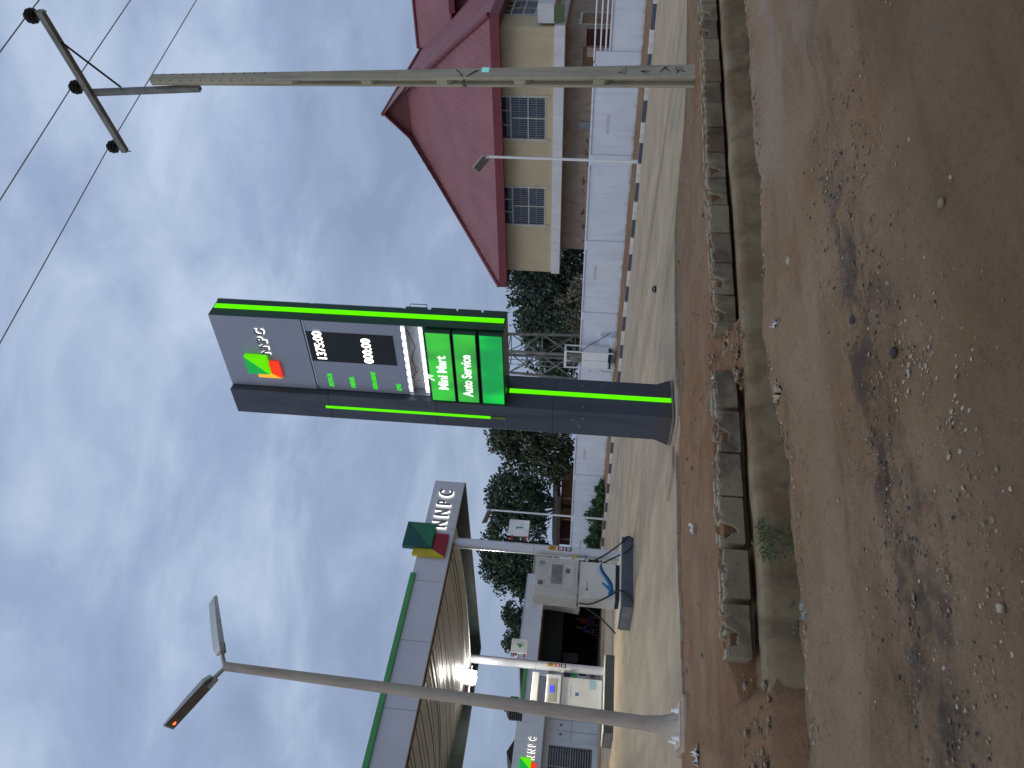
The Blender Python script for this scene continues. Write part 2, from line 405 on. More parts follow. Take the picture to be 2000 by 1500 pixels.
# ------------------------------------------------------------------ mesh builder
class MB:
    def __init__(s): s.v = []; s.f = []; s.sm = []; s.mi = []; s.cur = 0
    def add(s, vs, fs, smooth=False):
        o = len(s.v); s.v += [tuple(p) for p in vs]
        for f in fs: s.f.append(tuple(i + o for i in f)); s.sm.append(smooth); s.mi.append(s.cur)
        return s
    def box(s, x0, x1, y0, y1, z0, z1):
        v = [(x, y, z) for z in (z0, z1) for y in (y0, y1) for x in (x0, x1)]
        return s.add(v, [(0, 2, 3, 1), (4, 5, 7, 6), (0, 1, 5, 4), (2, 6, 7, 3), (0, 4, 6, 2), (1, 3, 7, 5)])
    def hexa(s, b, t):       # two quads, same winding (ccw seen from above)
        v = list(b) + list(t)
        return s.add(v, [(3, 2, 1, 0), (4, 5, 6, 7), (0, 1, 5, 4), (1, 2, 6, 5), (2, 3, 7, 6), (3, 0, 4, 7)])
    def tube(s, pts, r, n=8, caps=True):
        pts = [Vector(p) for p in pts]; k = len(pts)
        rr = r if isinstance(r, (list, tuple)) else [r] * k
        vs = []; up = None
        for i, p in enumerate(pts):
            t = (pts[min(i + 1, k - 1)] - pts[max(i - 1, 0)]).normalized()
            if up is None:
                up = t.orthogonal().normalized()
            else:
                up = (up - t * up.dot(t))
                up = up.normalized() if up.length > 1e-6 else t.orthogonal().normalized()
            w = t.cross(up)
            for j in range(n):
                a = 2 * math.pi * j / n
                vs.append(p + (up * math.cos(a) + w * math.sin(a)) * rr[i])
        fs = [(i * n + j, i * n + (j + 1) % n, (i + 1) * n + (j + 1) % n, (i + 1) * n + j) for i in range(k - 1) for j in range(n)]
        s.add(vs, fs, n > 5)
        if caps:
            s.add(vs[:n], [tuple(reversed(range(n)))]); s.add(vs[-n:], [tuple(range(n))])
        return s
    def bar(s, p0, p1, w, h=None):
        return s.tube([p0, p1], [w * .707, w * .707], 4)
    def prism(s, poly, d):      # poly: list of 3D points ccw, extruded by vector d
        n = len(poly); d = Vector(d)
        v = [Vector(p) for p in poly] + [Vector(p) + d for p in poly]
        return s.add(v, [tuple(reversed(range(n))), tuple(range(n, 2 * n))] + [(i, (i + 1) % n, n + (i + 1) % n, n + i) for i in range(n)])
    def quad(s, a, b, c, d): return s.add([a, b, c, d], [(0, 1, 2, 3)])
    def lathe(s, prof, n=16, c=(0, 0, 0)):
        vs = [(c[0] + r * math.cos(2 * math.pi * j / n), c[1] + r * math.sin(2 * math.pi * j / n), c[2] + z) for r, z in prof for j in range(n)]
        k = len(prof)
        s.add(vs, [(i * n + j, i * n + (j + 1) % n, (i + 1) * n + (j + 1) % n, (i + 1) * n + j) for i in range(k - 1) for j in range(n)], True)
        s.add(vs[-n:], [tuple(range(n))]); s.add(vs[:n], [tuple(reversed(range(n)))])
        return s
def link(name, me, parent=None):
    o = bpy.data.objects.new(name, me); COL.objects.link(o)
    if parent is not None: o.parent = parent
    return o
def mesh_from(name, mb, mats):
    me = bpy.data.meshes.new(name)
    me.from_pydata(mb.v, [], mb.f); me.update()
    for m_ in (mats if isinstance(mats, (list, tuple)) else [mats]): me.materials.append(M[m_] if isinstance(m_, str) else m_)
    me.polygons.foreach_set('use_smooth', mb.sm)
    me.polygons.foreach_set('material_index', mb.mi)
    return me
def obj(name, mb, mats, parent=None, bev=0., loc=None, rotz=None, seg=2):
    o = link(name, mesh_from(name, mb, mats), parent)
    if loc is not None: o.location = loc
    if rotz is not None: o.rotation_euler = (0, 0, rotz)
    if bev:
        b = o.modifiers.new('bevel', 'BEVEL'); b.width = bev; b.segments = seg; b.limit_method = 'ANGLE'
    return o
def tag(o, label=None, cat=None, group=None, kind=None):
    if label: o['label'] = label
    if cat: o['category'] = cat
    if group: o['group'] = group
    if kind: o['kind'] = kind
    return o
def thing(name, label, cat, loc=(0, 0, 0), rotz=0., group=None):
    o = bpy.data.objects.new(name, None); COL.objects.link(o)
    o.location = loc; o.rotation_euler = (0, 0, rotz); o.empty_display_size = .2
    return tag(o, label, cat, group)
def sthing(name, label, cat, n, a, z=0., group=None): return thing(name, label, cat, S(n, a, z), SROT, group)
def inst(o, parent, loc=(0, 0, 0), rot=(0, 0, 0), scale=(1, 1, 1)):
    c = o.copy(); COL.objects.link(c); c.parent = parent; c.location = loc; c.rotation_euler = rot; c.scale = scale
    return c
def text(name, body, size, m, parent, loc, facing='A', extrude=.004, offset=0., align='LEFT', shear=0., sx=1., sz=1.):
    cu = bpy.data.curves.new('t', 'FONT'); cu.body = body; cu.size = size; cu.extrude = extrude; cu.offset = offset
    cu.align_x = align; cu.shear = shear; cu.resolution_u = 3
    tmp = bpy.data.objects.new('t', cu)
    me = bpy.data.meshes.new_from_object(tmp)
    bpy.data.objects.remove(tmp); bpy.data.curves.remove(cu)
    me.name = name; me.materials.clear(); me.materials.append(M[m])
    rot = Matrix.Rotation(R(90), 4, 'X')
    if facing == 'N': rot = Matrix.Rotation(R(-90), 4, 'Z') @ rot
    me.transform(rot @ Matrix.Diagonal((sx, sz, 1, 1)))
    o = link(name, me, parent); o.location = loc
    return o

# numpy value noise for the terrain
def vnoise(x, y, seed):
    r = np.random.default_rng(seed); T = r.random((256, 256))
    xi = np.floor(x).astype(int); yi = np.floor(y).astype(int); fx = x - xi; fy = y - yi
    fx = fx * fx * (3 - 2 * fx); fy = fy * fy * (3 - 2 * fy)
    g = lambda i, j: T[i % 256, j % 256]
    return (g(xi, yi) * (1 - fx) + g(xi + 1, yi) * fx) * (1 - fy) + (g(xi, yi + 1) * (1 - fx) + g(xi + 1, yi + 1) * fx) * fy - .5
def fbm(x, y, seed, o=5, gain=.55):
    t = 0; a = 1; f = 1
    for k in range(o): t = t + a * vnoise(x * f, y * f, seed + k); a *= gain; f *= 2.03
    return t
def grid(ss, rows):
    """rows: list of (p array, z array) per column set ss -> vertices, faces"""
    ns = len(ss); nr = len(rows); v = []
    for p, z in rows: v += list(zip(ss.tolist(), p.tolist(), z.tolist()))
    f = [(i * ns + j, i * ns + j + 1, (i + 1) * ns + j + 1, (i + 1) * ns + j) for i in range(nr - 1) for j in range(ns - 1)]
    return v, f

# ------------------------------------------------------------------ ground, drain, forecourt
NEAR_S = [-300, -3, 0, .73, 1.28, 1.72, 2.08, 2.88, 3.55, 4.29, 5.5, 6.51, 7.22, 9.17, 20, 300]
NEAR_P = [5.6, 5.6, 5.6, 5.58, 5.53, 5.50, 5.48, 5.50, 5.71, 5.89, 5.80, 5.60, 5.52, 5.53, 5.6, 5.6]
FORE_S = [-300, -5, 1.3, 2.3, 3.4, 4.3, 6.1, 9.4, 11.3, 11.9, 12.3, 12.7, 13.6, 16, 300]
FORE_P = [10.6, 10.9, 11.25, 11.5, 11.65, 11.83, 11.9, 11.9, 11.78, 11.3, 10.9, 10.3, 9.9, 9.4, 9.4]
P_BLK = 7.92
fine_s = np.arange(-3, 16, .045)
ss = np.concatenate([np.array([-300, -120, -50, -25, -12, -7, -5, -4]), fine_s, np.array([16.5, 18, 21, 26, 35, 60, 120, 300])])
pn = np.interp(ss, NEAR_S, NEAR_P) + .10 * fbm(ss * 1.3, ss * 0 + 3, 11, 5, .6) + .05 * fbm(ss * 7, ss * 0, 5, 3)
rows = []
tt = np.concatenate([np.array([-200, -80, -30, -12, -6, -3, -1.5, -.5]), np.arange(0, 5.2, .045)])
for t in tt:
    p = np.where(t < 4, t, 4 + (t - 4) / 1.2 * (pn - 4)) if t >= 0 else np.full_like(ss, t)
    if t > 4: p = 4 + (t - 4) / 1.155 * (pn - 4)
    z = .055 * fbm(ss * .7, p * .9, 21, 3) + .05 * fbm(ss * 2.3, p * 4.2, 31, 4) * (.35 + .9 * np.exp(-((p - 3.75) / .45) ** 2)) + .026 * fbm(ss * 8, p * 10, 41, 3) - .03 * np.clip(fbm(ss * 3.1, p * 6.5, 47, 2) - .28, 0, 1)
    z = z - .04 * np.exp(-((p - 4.95) / .3) ** 2) + .03 * np.exp(-((p - 4.3) / .25) ** 2)
    if abs(t) > 50: z = z * 0
    rows.append((p, z))
pe, ze = rows[-1]
rows.append((pe + .02, ze - .05)); rows.append((pe + .03 + .06 * fbm(ss * 5, ss * 0, 3), np.full_like(ss, -.22)))
rows.append((pe + .02 + .12 * fbm(ss * 3, ss * 0 + 9, 4), np.full_like(ss, -.6)))
rows.append((pe + .15, np.full_like(ss, -1.06)))
v, f = grid(ss, rows)
mb = MB(); mb.add(v, f, True)
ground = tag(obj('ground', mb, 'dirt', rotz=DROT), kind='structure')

# drain: floor, far wall, ledge below the blocks
rows = [(pe + .10, np.full_like(ss, -1.08)), (np.full_like(ss, 6.4), -1.03 + .03 * fbm(ss * 2, ss * 0, 50)), (np.full_like(ss, 7.25), -1.02 + .04 * fbm(ss * 2, ss * 0, 51))]
for z0, p0 in ((-.98, 7.40), (-.80, 7.46), (-.62, 7.50), (-.45, 7.54), (-.31, 7.575), (-.235, 7.60), (-.215, 7.64), (-.215, 7.80), (-.25, 7.90)):
    rows.append((p0 + .035 * fbm(ss * .6, ss * 0 + z0, 60, 4), z0 + .02 * fbm(ss * 1.6, ss * 0 + z0, 61, 3)))
rows.append((np.full_like(ss, 8.6), np.full_like(ss, -.25)))
v, f = grid(ss, rows)
mb = MB(); mb.add(v, f, True)
tag(obj('drainage_channel', mb, 'drain', rotz=DROT), kind='structure')

# red verge between the blocks and the forecourt
pf = np.interp(ss, FORE_S, FORE_P)
sl_ = np.exp(-((ss - 5.62) / .42) ** 4)                      # where the blocks are gone and earth spills down
sl2 = 1 / (1 + np.exp((ss - 1.75) * 9)) * (ss > -3)
rows = []
for k, t in enumerate(np.concatenate([np.array([0, .012, .025, .04]), np.linspace(.06, 1, 46)])):
    p = P_BLK + .26 + t * (pf + .02 - P_BLK - .26)
    z = .02 + .05 * fbm(ss * .9, p * .9, 71, 4) + .028 * fbm(ss * 5, p * 5, 75, 4) + .06 * np.exp(-((ss - 5.0) / .8) ** 2 - ((p - 8.7) / .5) ** 2)
    z = z + .05 * np.exp(-((ss - 2.6) / .9) ** 2 - ((p - 8.9) / .7) ** 2)
    edge = 1 - np.clip((p - P_BLK - .26) / .45, 0, 1)
    z = z + edge * (.02 - .16 * (sl_ + sl2) + .05 * fbm(ss * 6, p * 6, 91, 3))
    tail = np.clip((p - pf + .25) / .25, 0, 1)
    z = z * (1 - tail) + (.035) * tail - .045 * np.exp(-((p - pf + .12) / .1) ** 2)
    if k == 0: z = z * 0 - .26
    rows.append((p, z))
v, f = grid(ss, rows)
# the two spills of earth over the ledge
spill = []
for s0, w in ((5.62, .62), (1.05, .78), (-.6, .6)):
    s2 = np.linspace(s0 - w, s0 + w, 46); rr = []
    for k in range(13):
        t = k / 12; p = 8.30 - t * (.66 + .07 * fbm(s2 * 5, s2 * 0, 93, 3) if s0 > 3 else .72)
        h = -.02 - .22 * t ** 1.3 + .07 * fbm(s2 * 5, s2 * 0 + t * 3, 95, 4) + .03 * fbm(s2 * 14, s2 * 0 + t * 9, 97, 3)
        em = np.clip((1 - np.abs((s2 - s0) / w)) / .35, 0, 1)
        z = np.where(em > 0, -.36 + (h + .36) * em, -.36)
        rr.append((p + 0 * s2, z))
    if s0 > 3: rr.append((7.585 + .03 * fbm(s2 * 6, s2 * 0, 94, 3), np.full_like(s2, -.34)))
    for pz, zz2 in () if s0 > 3 else ((7.53, -.46), (7.46, -.62), (7.40, -.80), (7.33, -.95), (7.2, -1.06)):
        em = np.clip((1 - np.abs((s2 - s0) / (w * (1 + (.3 + zz2) * -.15)))) / .4, 0, 1)
        rr.append((pz + .14 - .20 * em - .05 * fbm(s2 * 4, s2 * 0 + zz2 * 5, 99, 4), zz2 + .04 * fbm(s2 * 6, s2 * 0 + zz2 * 7, 98, 3)))
    spill.append(grid(s2, rr))
mb = MB(); mb.add(v, f, True)
for a_, b_ in spill: mb.add(a_, [tuple(reversed(q)) for q in b_], True)
tag(obj('red_earth_verge', mb, 'red_earth', rotz=DROT), kind='structure')

# far ground under and around everything beyond the drain
mb = MB()
mb.add([(-300, 9.2, -.08), (300, 9.2, -.08), (300, 700, -.08), (-300, 700, -.08)], [(0, 1, 2, 3)])
tag(obj('far_ground', mb, 'far_earth', rotz=DROT), kind='structure')

# forecourt: one slab; outline in the ditch frame, far sides in the site frame
def todp(w): return (w.x * dv.x + w.y * dv.y, w.x * qv.x + w.y * qv.y)
edge = [(s_, float(np.interp(s_, FORE_S, FORE_P)) + .03 * float(fbm(np.array([s_ * 1.7]), np.array([4.]), 15, 3)[0])) for s_ in np.concatenate([np.array([-40, -20, -8, -4]), np.arange(-2, 15.5, .25), np.array([18, 25, 40])])]
kr = todp(S(0, -24)); kl = todp(S(0, 75)); fl = todp(S(-70, 75))
poly = edge + [kr, kl, fl]
bm_ = bmesh.new()
top = [bm_.verts.new((x, y, .045)) for x, y in poly]
fce = bm_.faces.new(top)
if fce.normal.z < 0: fce.normal_flip()
low = [bm_.verts.new((x, y, -.12)) for x, y in edge]
for i in range(len(edge) - 1): bm_.faces.new((top[i], low[i], low[i + 1], top[i + 1]))
bmesh.ops.triangulate(bm_, faces=[fce])
bmesh.ops.recalc_face_normals(bm_, faces=bm_.faces)
me = bpy.data.meshes.new('forecourt'); bm_.to_mesh(me); bm_.free(); me.materials.append(M['forecourt'])
fo = link('forecourt', me); fo.rotation_euler = (0, 0, DROT); tag(fo, kind='structure')
# chalky broken lip along the edge of the slab
mb = MB()
for i in range(12, len(edge) - 12):
    if random.random() < .3: continue
    (x0, y0), (x1, y1) = edge[i], edge[i + 1]
    mb.box(x0, x1 - .01, y0 - .03 - random.random() * .02, y0 + .012, .0, .047 + random.random() * .006)
tag(obj('edge_strip', mb, 'mortar', rotz=DROT), kind='structure')

# raised earth behind the kerb, up to the wall and beyond
mb = MB()
aa = np.arange(-26, 90, .8); rows = []
for n_, z_ in ((.13, .13), (.5, .19), (1.2, .28), (1.9, .33), (2.6, .34), (6, .34), (30, .34), (250, .34)):
    rows.append((aa, np.full_like(aa, n_), z_ + (.03 * fbm(aa * .8, aa * 0 + n_, 33, 3) if n_ > .2 else 0)))
na = len(aa); v = []
for a_, n_, z_ in rows: v += list(zip(n_.tolist(), a_.tolist(), (z_ + 0 * a_).tolist()))
f = [(i * na + j, (i + 1) * na + j, (i + 1) * na + j + 1, i * na + j + 1) for i in range(len(rows) - 1) for j in range(na - 1)]
mb.add(v, f, True)
tag(obj('raised_bank', mb, 'far_earth', loc=K0, rotz=SROT), kind='structure')

# painted kerb, stone by stone
kerb = tag(sthing('kerb', None, None, 0, 0), kind='structure')
mb = MB(); mb.box(0, .15, 0, .845, -.1, .19)
kw = obj('kerb_stone', mb, 'kerb_white', kerb, .015)
kb_ = None
kwhite = kw.data
a0, i = -8.55, 0
while a0 < 42:
    if i == 0: o = kw
    else: o = inst(kw, kerb)
    o.location = (random.uniform(-.012, .012), a0, random.uniform(-.012, .012)); o.rotation_euler = (0, random.uniform(-.02, .02), random.uniform(-.008, .008))
    if i % 2 == 0:
        if kb_ is None:
            kb_ = kwhite.copy(); kb_.materials.clear(); kb_.materials.append(M['kerb_blue'])
        o.data = kb_
    else: o.data = kwhite
    a0 += .8555; i += 1

# ------------------------------------------------------------------ hollow blocks along the drain
wallt = thing('block_edging', 'row of hollow sandcrete blocks along the far lip of the drain', 'block wall', Dp(0, P_BLK), DROT)
def block_mesh(kind, seed):
    r = random.Random(seed); L, T, H = .525, .25, .27; mb = MB()
    j = lambda a: a + r.uniform(-.012, .012)
    tl = [.27 - (0 if kind == 'whole' else r.uniform(.0, .05)) for _ in range(4)]
    # front, back, ends and middle web with uneven tops
    w = .045
    def rail(x0, x1, y0, y1, n):
        n = 20
        tops = [(x0 + (x1 - x0) * k / n + (0 if k in (0, n) else r.uniform(-.008, .008)), H - ((.09 if kind != 'whole' else .035) * max(0, r.random() - .55) / .45 + r.uniform(0, .012))) for k in range(n + 1)]
        if kind != 'whole':
            c = r.uniform(.15, .85) * (x1 - x0)
            tops = [(x, z - .12 * math.exp(-((x - x0 - c) / .085) ** 4)) for x, z in tops]
        mb.prism([(x0, y0, 0), (x1, y0, 0)] + [(x, y0, z) for x, z in reversed(tops)], (0, y1 - y0, 0))
    rail(0, L, 0, w, 5)
    rail(0, L, T - w, T, 5)
    for x0 in (0, L / 2 - w / 2, L - w): mb.box(x0 + .001, x0 + w, w, T - w, 0, H - r.uniform(.004, .03))
    mb.cur = 1
    for x0, x1 in ((w, L / 2 - w / 2), (L / 2 + w / 2, L - w)): mb.box(x0, x1, w, T - w, 0, H - r.uniform(.02, .1))   # mud in the cells
    mb.cur = 2                                                     # crust of mortar on the top edges
    for x0, x1, y0, y1 in ((0, L, -.004, w + .004), (0, L, T - w - .004, T + .004)):
        xa = x0
        while xa < x1 - .02:
            ln = r.uniform(.05, .14)
            if r.random() < (.7 if kind == 'whole' else .35): mb.box(xa, min(x1, xa + ln), y0 + r.uniform(0, .01), y1 - r.uniform(0, .012), H - .05, H + r.uniform(-.004, .014))
            xa += ln + r.uniform(0, .03)
    return mesh_from('concrete_block', mb, ['block', 'red_earth', 'mortar'])
bms = [block_mesh('whole', 3), block_mesh('whole', 5), block_mesh('broken', 8), block_mesh('broken', 13)]
bms_red = []
for b_ in bms:
    c = b_.copy(); c.materials[0] = M['block_red']; bms_red.append(c)
sx = .15
i = 0
while sx < 24:
    gap = (5.02 < sx < 5.85) or (.2 < sx < 1.72)
    if gap: sx += .3; continue
    left = sx < 5
    me = random.choice((bms if (left or random.random() < .5) else bms_red))
    if left: me = bms[(0, 2, 1, 3, 0, 2, 1, 3)[i % 8]]
    o = link('concrete_block', me, wallt)
    b = o.modifiers.new('bevel', 'BEVEL'); b.width = .012; b.segments = 1
    o.location = (sx, random.uniform(-.015, .015), -.175 + random.uniform(-.012, .012) - (.02 if not left else 0))
    o.rotation_euler = (random.uniform(-.03, .03), random.uniform(-.02, .02), random.uniform(-.025, .025))
    sx += .545 + (random.choice((0, .01, .05)) if left else 0); i += 1

# ------------------------------------------------------------------ price sign
SIGN = Vector((-.41, 13.54, 0))
sg = thing('price_sign', 'tall charcoal fuel price pylon with glowing green strips and panels at the forecourt edge', 'price sign', SIGN, SROT)
mb = MB(); mb.box(0, .85, 0, .58, .12, 8.15)
colm = obj('column', mb, 'sign_dark', sg, .012)
for z in (2.2, 4.3, 6.3):
    mb = MB(); mb.box(-.003, .853, -.003, .583, z, z + .008); obj('panel_seam', mb, 'black_frame', colm)
mb = MB(); mb.box(-.06, .91, -.06, .64, .095, .125)
obj('base_plate', mb, 'steel_dark', sg)
for (x0, y0, dx, dy) in ((.85, .02, 1, 0), (.85, .5, 1, 0), (.02, .58, 0, 1), (.8, .58, 0, 1)):
    mb = MB(); t = .012
    if dx: mb.prism([(x0, y0 - t, .125), (x0 + dx * .13, y0 - t, .125), (x0, y0 - t, .38)], (0, 2 * t, 0))
    else: mb.prism([(x0 - t, y0, .125), (x0 - t, y0 + dy * .13, .125), (x0 - t, y0, .38)], (2 * t, 0, 0))
    obj('gusset', mb, 'sign_dark', sg)
# lamp strips
mb = MB(); mb.box(.375, .475, -.014, 0, .13, 3.02); obj('light_strip', mb, 'lime', sg)
mb = MB(); mb.box(-.014, 0, .265, .315, 3.32, 6.38); obj('light_strip', mb, 'lime', sg)
mb = MB(); mb.box(-.012, 0, .267, .313, 3.05, 3.32); tag(obj('strip_cover', mb, 'lime_dim', sg), 'unlit lower end of the strip on the column side')
# frame of the projecting part
FX0, FX1, FY = .14, .62, -1.6
mb = MB(); mb.box(FX0 + .05, FX1 - .05, FY + .02, -.002, 3.05, 4.42); mb.box(FX0 + .25, FX1 - .02, FY + .02, -.002, 4.42, 4.82); mb.box(FX0 + .03, FX1 - .03, FY + .02, -.002, 4.82, 8.13)
obj('frame', mb, 'sign_edge', sg)
mb = MB(); mb.box(FX0 + .0, FX1 - .02, FY - .01, FY + .02, 3.05, 8.15); obj('end_panel', mb, 'sign_edge', sg, .008)
mb = MB(); mb.box(.325, .435, FY - .024, FY - .01, 3.07, 8.12); obj('light_strip', mb, 'lime', sg)
mb = MB(); mb.box(FX1 - .06, FX1, FY, -.01, 6.5, 8.17); mb.box(FX1 - .06, FX1, FY, -.01, 4.86, 6.44); tag(obj('back_panel', mb, 'sign_grey', sg), 'pale grey panel on the far face')
# front header and price panels (face -x)
hd = MB(); hd.box(FX0 - .012, FX0 + .03, FY, -.012, 6.52, 8.15)
header = obj('header_panel', hd, 'sign_grey', sg, .006)
pp_ = MB(); pp_.box(FX0 - .004, FX0 + .03, FY + .012, -.02, 4.80, 6.47)
price = obj('price_panel', pp_, 'sign_grey', sg, .006)
mb = MB(); mb.box(FX0 - .006, FX0 + .03, FY + .004, -.02, 6.475, 6.505); obj('panel_joint', mb, 'alu', sg)
mb = MB(); mb.box(FX0 - .014, FX0 - .004, -1.36, -.70, 4.95, 6.48); scr = obj('led_screen', mb, 'sign_black', sg, .006)
def digits(body, z, size):
    o = text('price_digits', body, size, 'digit', scr, (FX0 - .018, -.725, z), 'N', .006, size * .006, sx=.86)
    return o
digits('1375:00', 6.20, .235)
digits('000:00', 5.36, .235)
for body, z in (('PETROL', 6.19), ('DIESEL', 5.79), ('KEROSENE', 5.38), ('LPG', 4.94)):
    text('fuel_name', body, .112 if body != 'KEROSENE' else .105, 'lime_text', price, (FX0 - .008, -.10, z), 'N', .004, .003, shear=.2, sx=.8)
# emblem
def emblem(parent, sz, mats, facing, loc, depth):
    e_ = bpy.data.objects.new('emblem', None); COL.objects.link(e_); e_.parent = parent; e_.location = loc; e_.empty_display_size = .1
    if facing == 'N': e_.rotation_euler = (0, 0, R(-90))
    # drawn in local xz seen from -y ; unit: green square 0..1
    def piece(name, poly, m, d0, d1, ridge=None):
        mb = MB(); mb.prism([(x * sz, -d0, z * sz) for x, z in poly], (0, -(d1 - d0), 0))
        obj(name, mb, m, e_, .006)
    piece('emblem_piece', [(-.27, -.48), (.0, -.02), (.0, .62), (-.27, .62)], mats[2], 0, depth * .6)
    piece('emblem_piece', [(-.27, -.48), (.66, -.48), (.66, -.03), (.0, -.03)], mats[3], 0, depth * .6)
    piece('emblem_piece', [(0, 0), (.98, 1), (0, 1)], mats[0], .004, depth)
    piece('emblem_piece', [(.0, .0), (1, 0), (1, 1), (.99, 1)], mats[1], .004, depth * 1.03)
    return e_
emblem(header, .40, ('l_teal', 'l_green', 'l_yellow', 'l_red'), 'N', (FX0 - .014, -.38, 7.30), .09)
for i, ch in enumerate('NNPC'):
    y = -.80 - i * .145
    lt = text('letter', ch, .235, 'letter_face', header, (FX0 - .05, y, 7.22), 'N', .012, .004, sx=.82)
    text('letter_glow', ch, .235, 'halo', lt, (.024, 0.004, -.004), 'N', .003, .010, sx=.82)
# open lamp compartment
mb = MB(); mb.box(FX0 + .19, FX0 + .22, FY + .03, -.01, 4.40, 4.82); obj('open_compartment', mb, 'white_paint', sg)
mb = MB(); mb.box(FX0 + .0, FX0 + .22, -.02, .0, 4.42, 4.80); tag(obj('compartment_side', mb, 'alu', sg), 'bare metal flap at the open compartment')
for z, lbl in ((4.775, 'upper'), (4.47, 'lower')):
    mb = MB(); mb.box(FX0 + .05, FX0 + .16, FY + .02, -.03, z - .03, z + .03); tr = obj('lamp_tray', mb, 'white_paint', sg)
    mb = MB(); mb.box(FX0 + .04, FX0 + .049, FY + .03, -.04, z - .036, z + .036); obj('tray_glow_strip', mb, M.setdefault('tray_glow', emis('added_tray_glow', (.86, .88, 1), .85, (.6, .6, .6))), tr)  # glowing bar added so the tray looks lit
    for k in range(9):
        mb = MB(); mb.box(FX0 + .03, FX0 + .05, -.12 - k * .165 - .075, -.12 - k * .165, z - .026, z + .026); obj('led_module', mb, 'led', tr, .022)
mb = MB(); mb.tube([(FX0 + .12, -.3, 4.76), (FX0 + .06, -.5, 4.64), (FX0 + .1, -.8, 4.70), (FX0 + .05, -1.1, 4.60), (FX0 + .12, -1.4, 4.72)], .008, 5); obj('loose_wire', mb, 'cable', sg)
mb = MB(); mb.tube([(FX0 + .12, -.25, 4.50), (FX0 + .06, -.35, 4.68), (FX0 + .1, -.55, 4.60), (FX0 + .12, -.75, 4.74)], .007, 5); tag(obj('loose_wire', mb, 'yellow_p', sg), 'yellowish loose wire in the open compartment')
# service panels, proud of the frame on both faces
for z0, z1, body, size, mt, y0 in ((3.93, 4.37, 'Mini Mart', .245, 'panel_green', -.29), (3.50, 3.90, 'Auto Service', .245, 'panel_green', -.17), (3.05, 3.46, '', 0, 'panel_green2', 0)):
    mb = MB(); mb.box(FX0 - .10, FX0 + .05, FY + .03, -.01, z0, z1); bx = obj('service_panel', mb, 'sign_edge', sg, .006)
    mb = MB(); mb.box(FX0 - .107, FX0 - .10, FY + .055, -.025, z0 + .018, z1 - .018); obj('panel_face', mb, mt, bx)
    if body: text('panel_lettering', body, size, 'white_print', bx, (FX0 - .112, y0, z0 + .12), 'N', .004, .006, sx=.80 if body[0] == 'M' else .74)
    mb = MB(); mb.box(FX1 - .05, FX1 + .08, FY + .02, -.01, z0, z1); tag(obj('rear_service_panel', mb, 'sign_edge', sg, .006), 'dark green box standing proud on the far face')
mb = MB(); mb.tube([(FX0 - .112, -.50, 4.28), (FX0 - .112, -.57, 4.40), (FX0 - .112, -.60, 4.30), (FX0 - .112, -.63, 4.42)], .012, 5); obj('print_mark', mb, 'white_print', sg)
mb = MB(); mb.tube([(FX1 - .02, FY, 4.75), (FX1 + .12, FY, 4.74), (FX1 + .12, FY, 4.45), (FX1 - .02, FY, 4.44)], .008, 5); obj('bent_bracket', mb, 'steel_dark', sg)
mb = MB(); mb.box(FX1 - .02, FX1 + .045, FY - .0, FY + .02, 4.42, 4.80); obj('rear_flap', mb, 'sign_edge', sg)
# small flaking stickers on the column
mb = MB(); rs = random.Random(4)
for k in range(15):
    z = rs.choice((1.25, 1.75)) + rs.uniform(-.12, .12)
    if rs.random() < .45: y = rs.uniform(.05, .5); mb.box(-.003, 0, y, y + rs.uniform(.01, .03), z, z + rs.uniform(.012, .05))
    else: x = rs.uniform(.05, .8); mb.box(x, x + rs.uniform(.01, .03), -.003, 0, z, z + rs.uniform(.012, .05))
tag(obj('paper_scrap', mb, 'litter_blue', sg), 'pale flecks of torn paper on the column')
# its footing
ft = tag(bpy.data.objects.new('sign_footing', None), 'rough broken concrete footing under the charcoal price pylon', 'footing'); COL.objects.link(ft)
ft.location = SIGN; ft.rotation_euler = (0, 0, SROT)
rf = random.Random(3)
def slab(name, poly, z0, z1, m, parent, jit=.02):
    mb = MB(); n_ = len(poly)
    b = [(x + rf.uniform(-jit, jit), y + rf.uniform(-jit, jit), z0) for x, y in poly]
    t = [(x * .97 + rf.uniform(-jit, jit), y * .97 + rf.uniform(-jit, jit), z1 + rf.uniform(-jit, jit) * .6) for x, y in poly]
    mb.add(b + t, [tuple(range(n_, 2 * n_))] + [(i, (i + 1) % n_, n_ + (i + 1) % n_, n_ + i) for i in range(n_)])
    return obj(name, mb, m, parent, .01)
slab('slab', [(-.28, -.32), (.3, -.36), (.95, -.3), (1.1, .2), (1.0, .85), (.4, .9), (-.25, .85), (-.32, .3)], -.1, .085, 'foot_conc', ft)
slab('broken_slab', [(-.75, .5), (-.3, .42), (-.22, .95), (-.3, 1.5), (-.72, 1.45)], -.08, .10, 'foot_conc', ft)
slab('broken_slab', [(-.52, -.25), (-.3, -.3), (-.28, .4), (-.6, .42)], -.08, .05, 'foot_conc', ft)

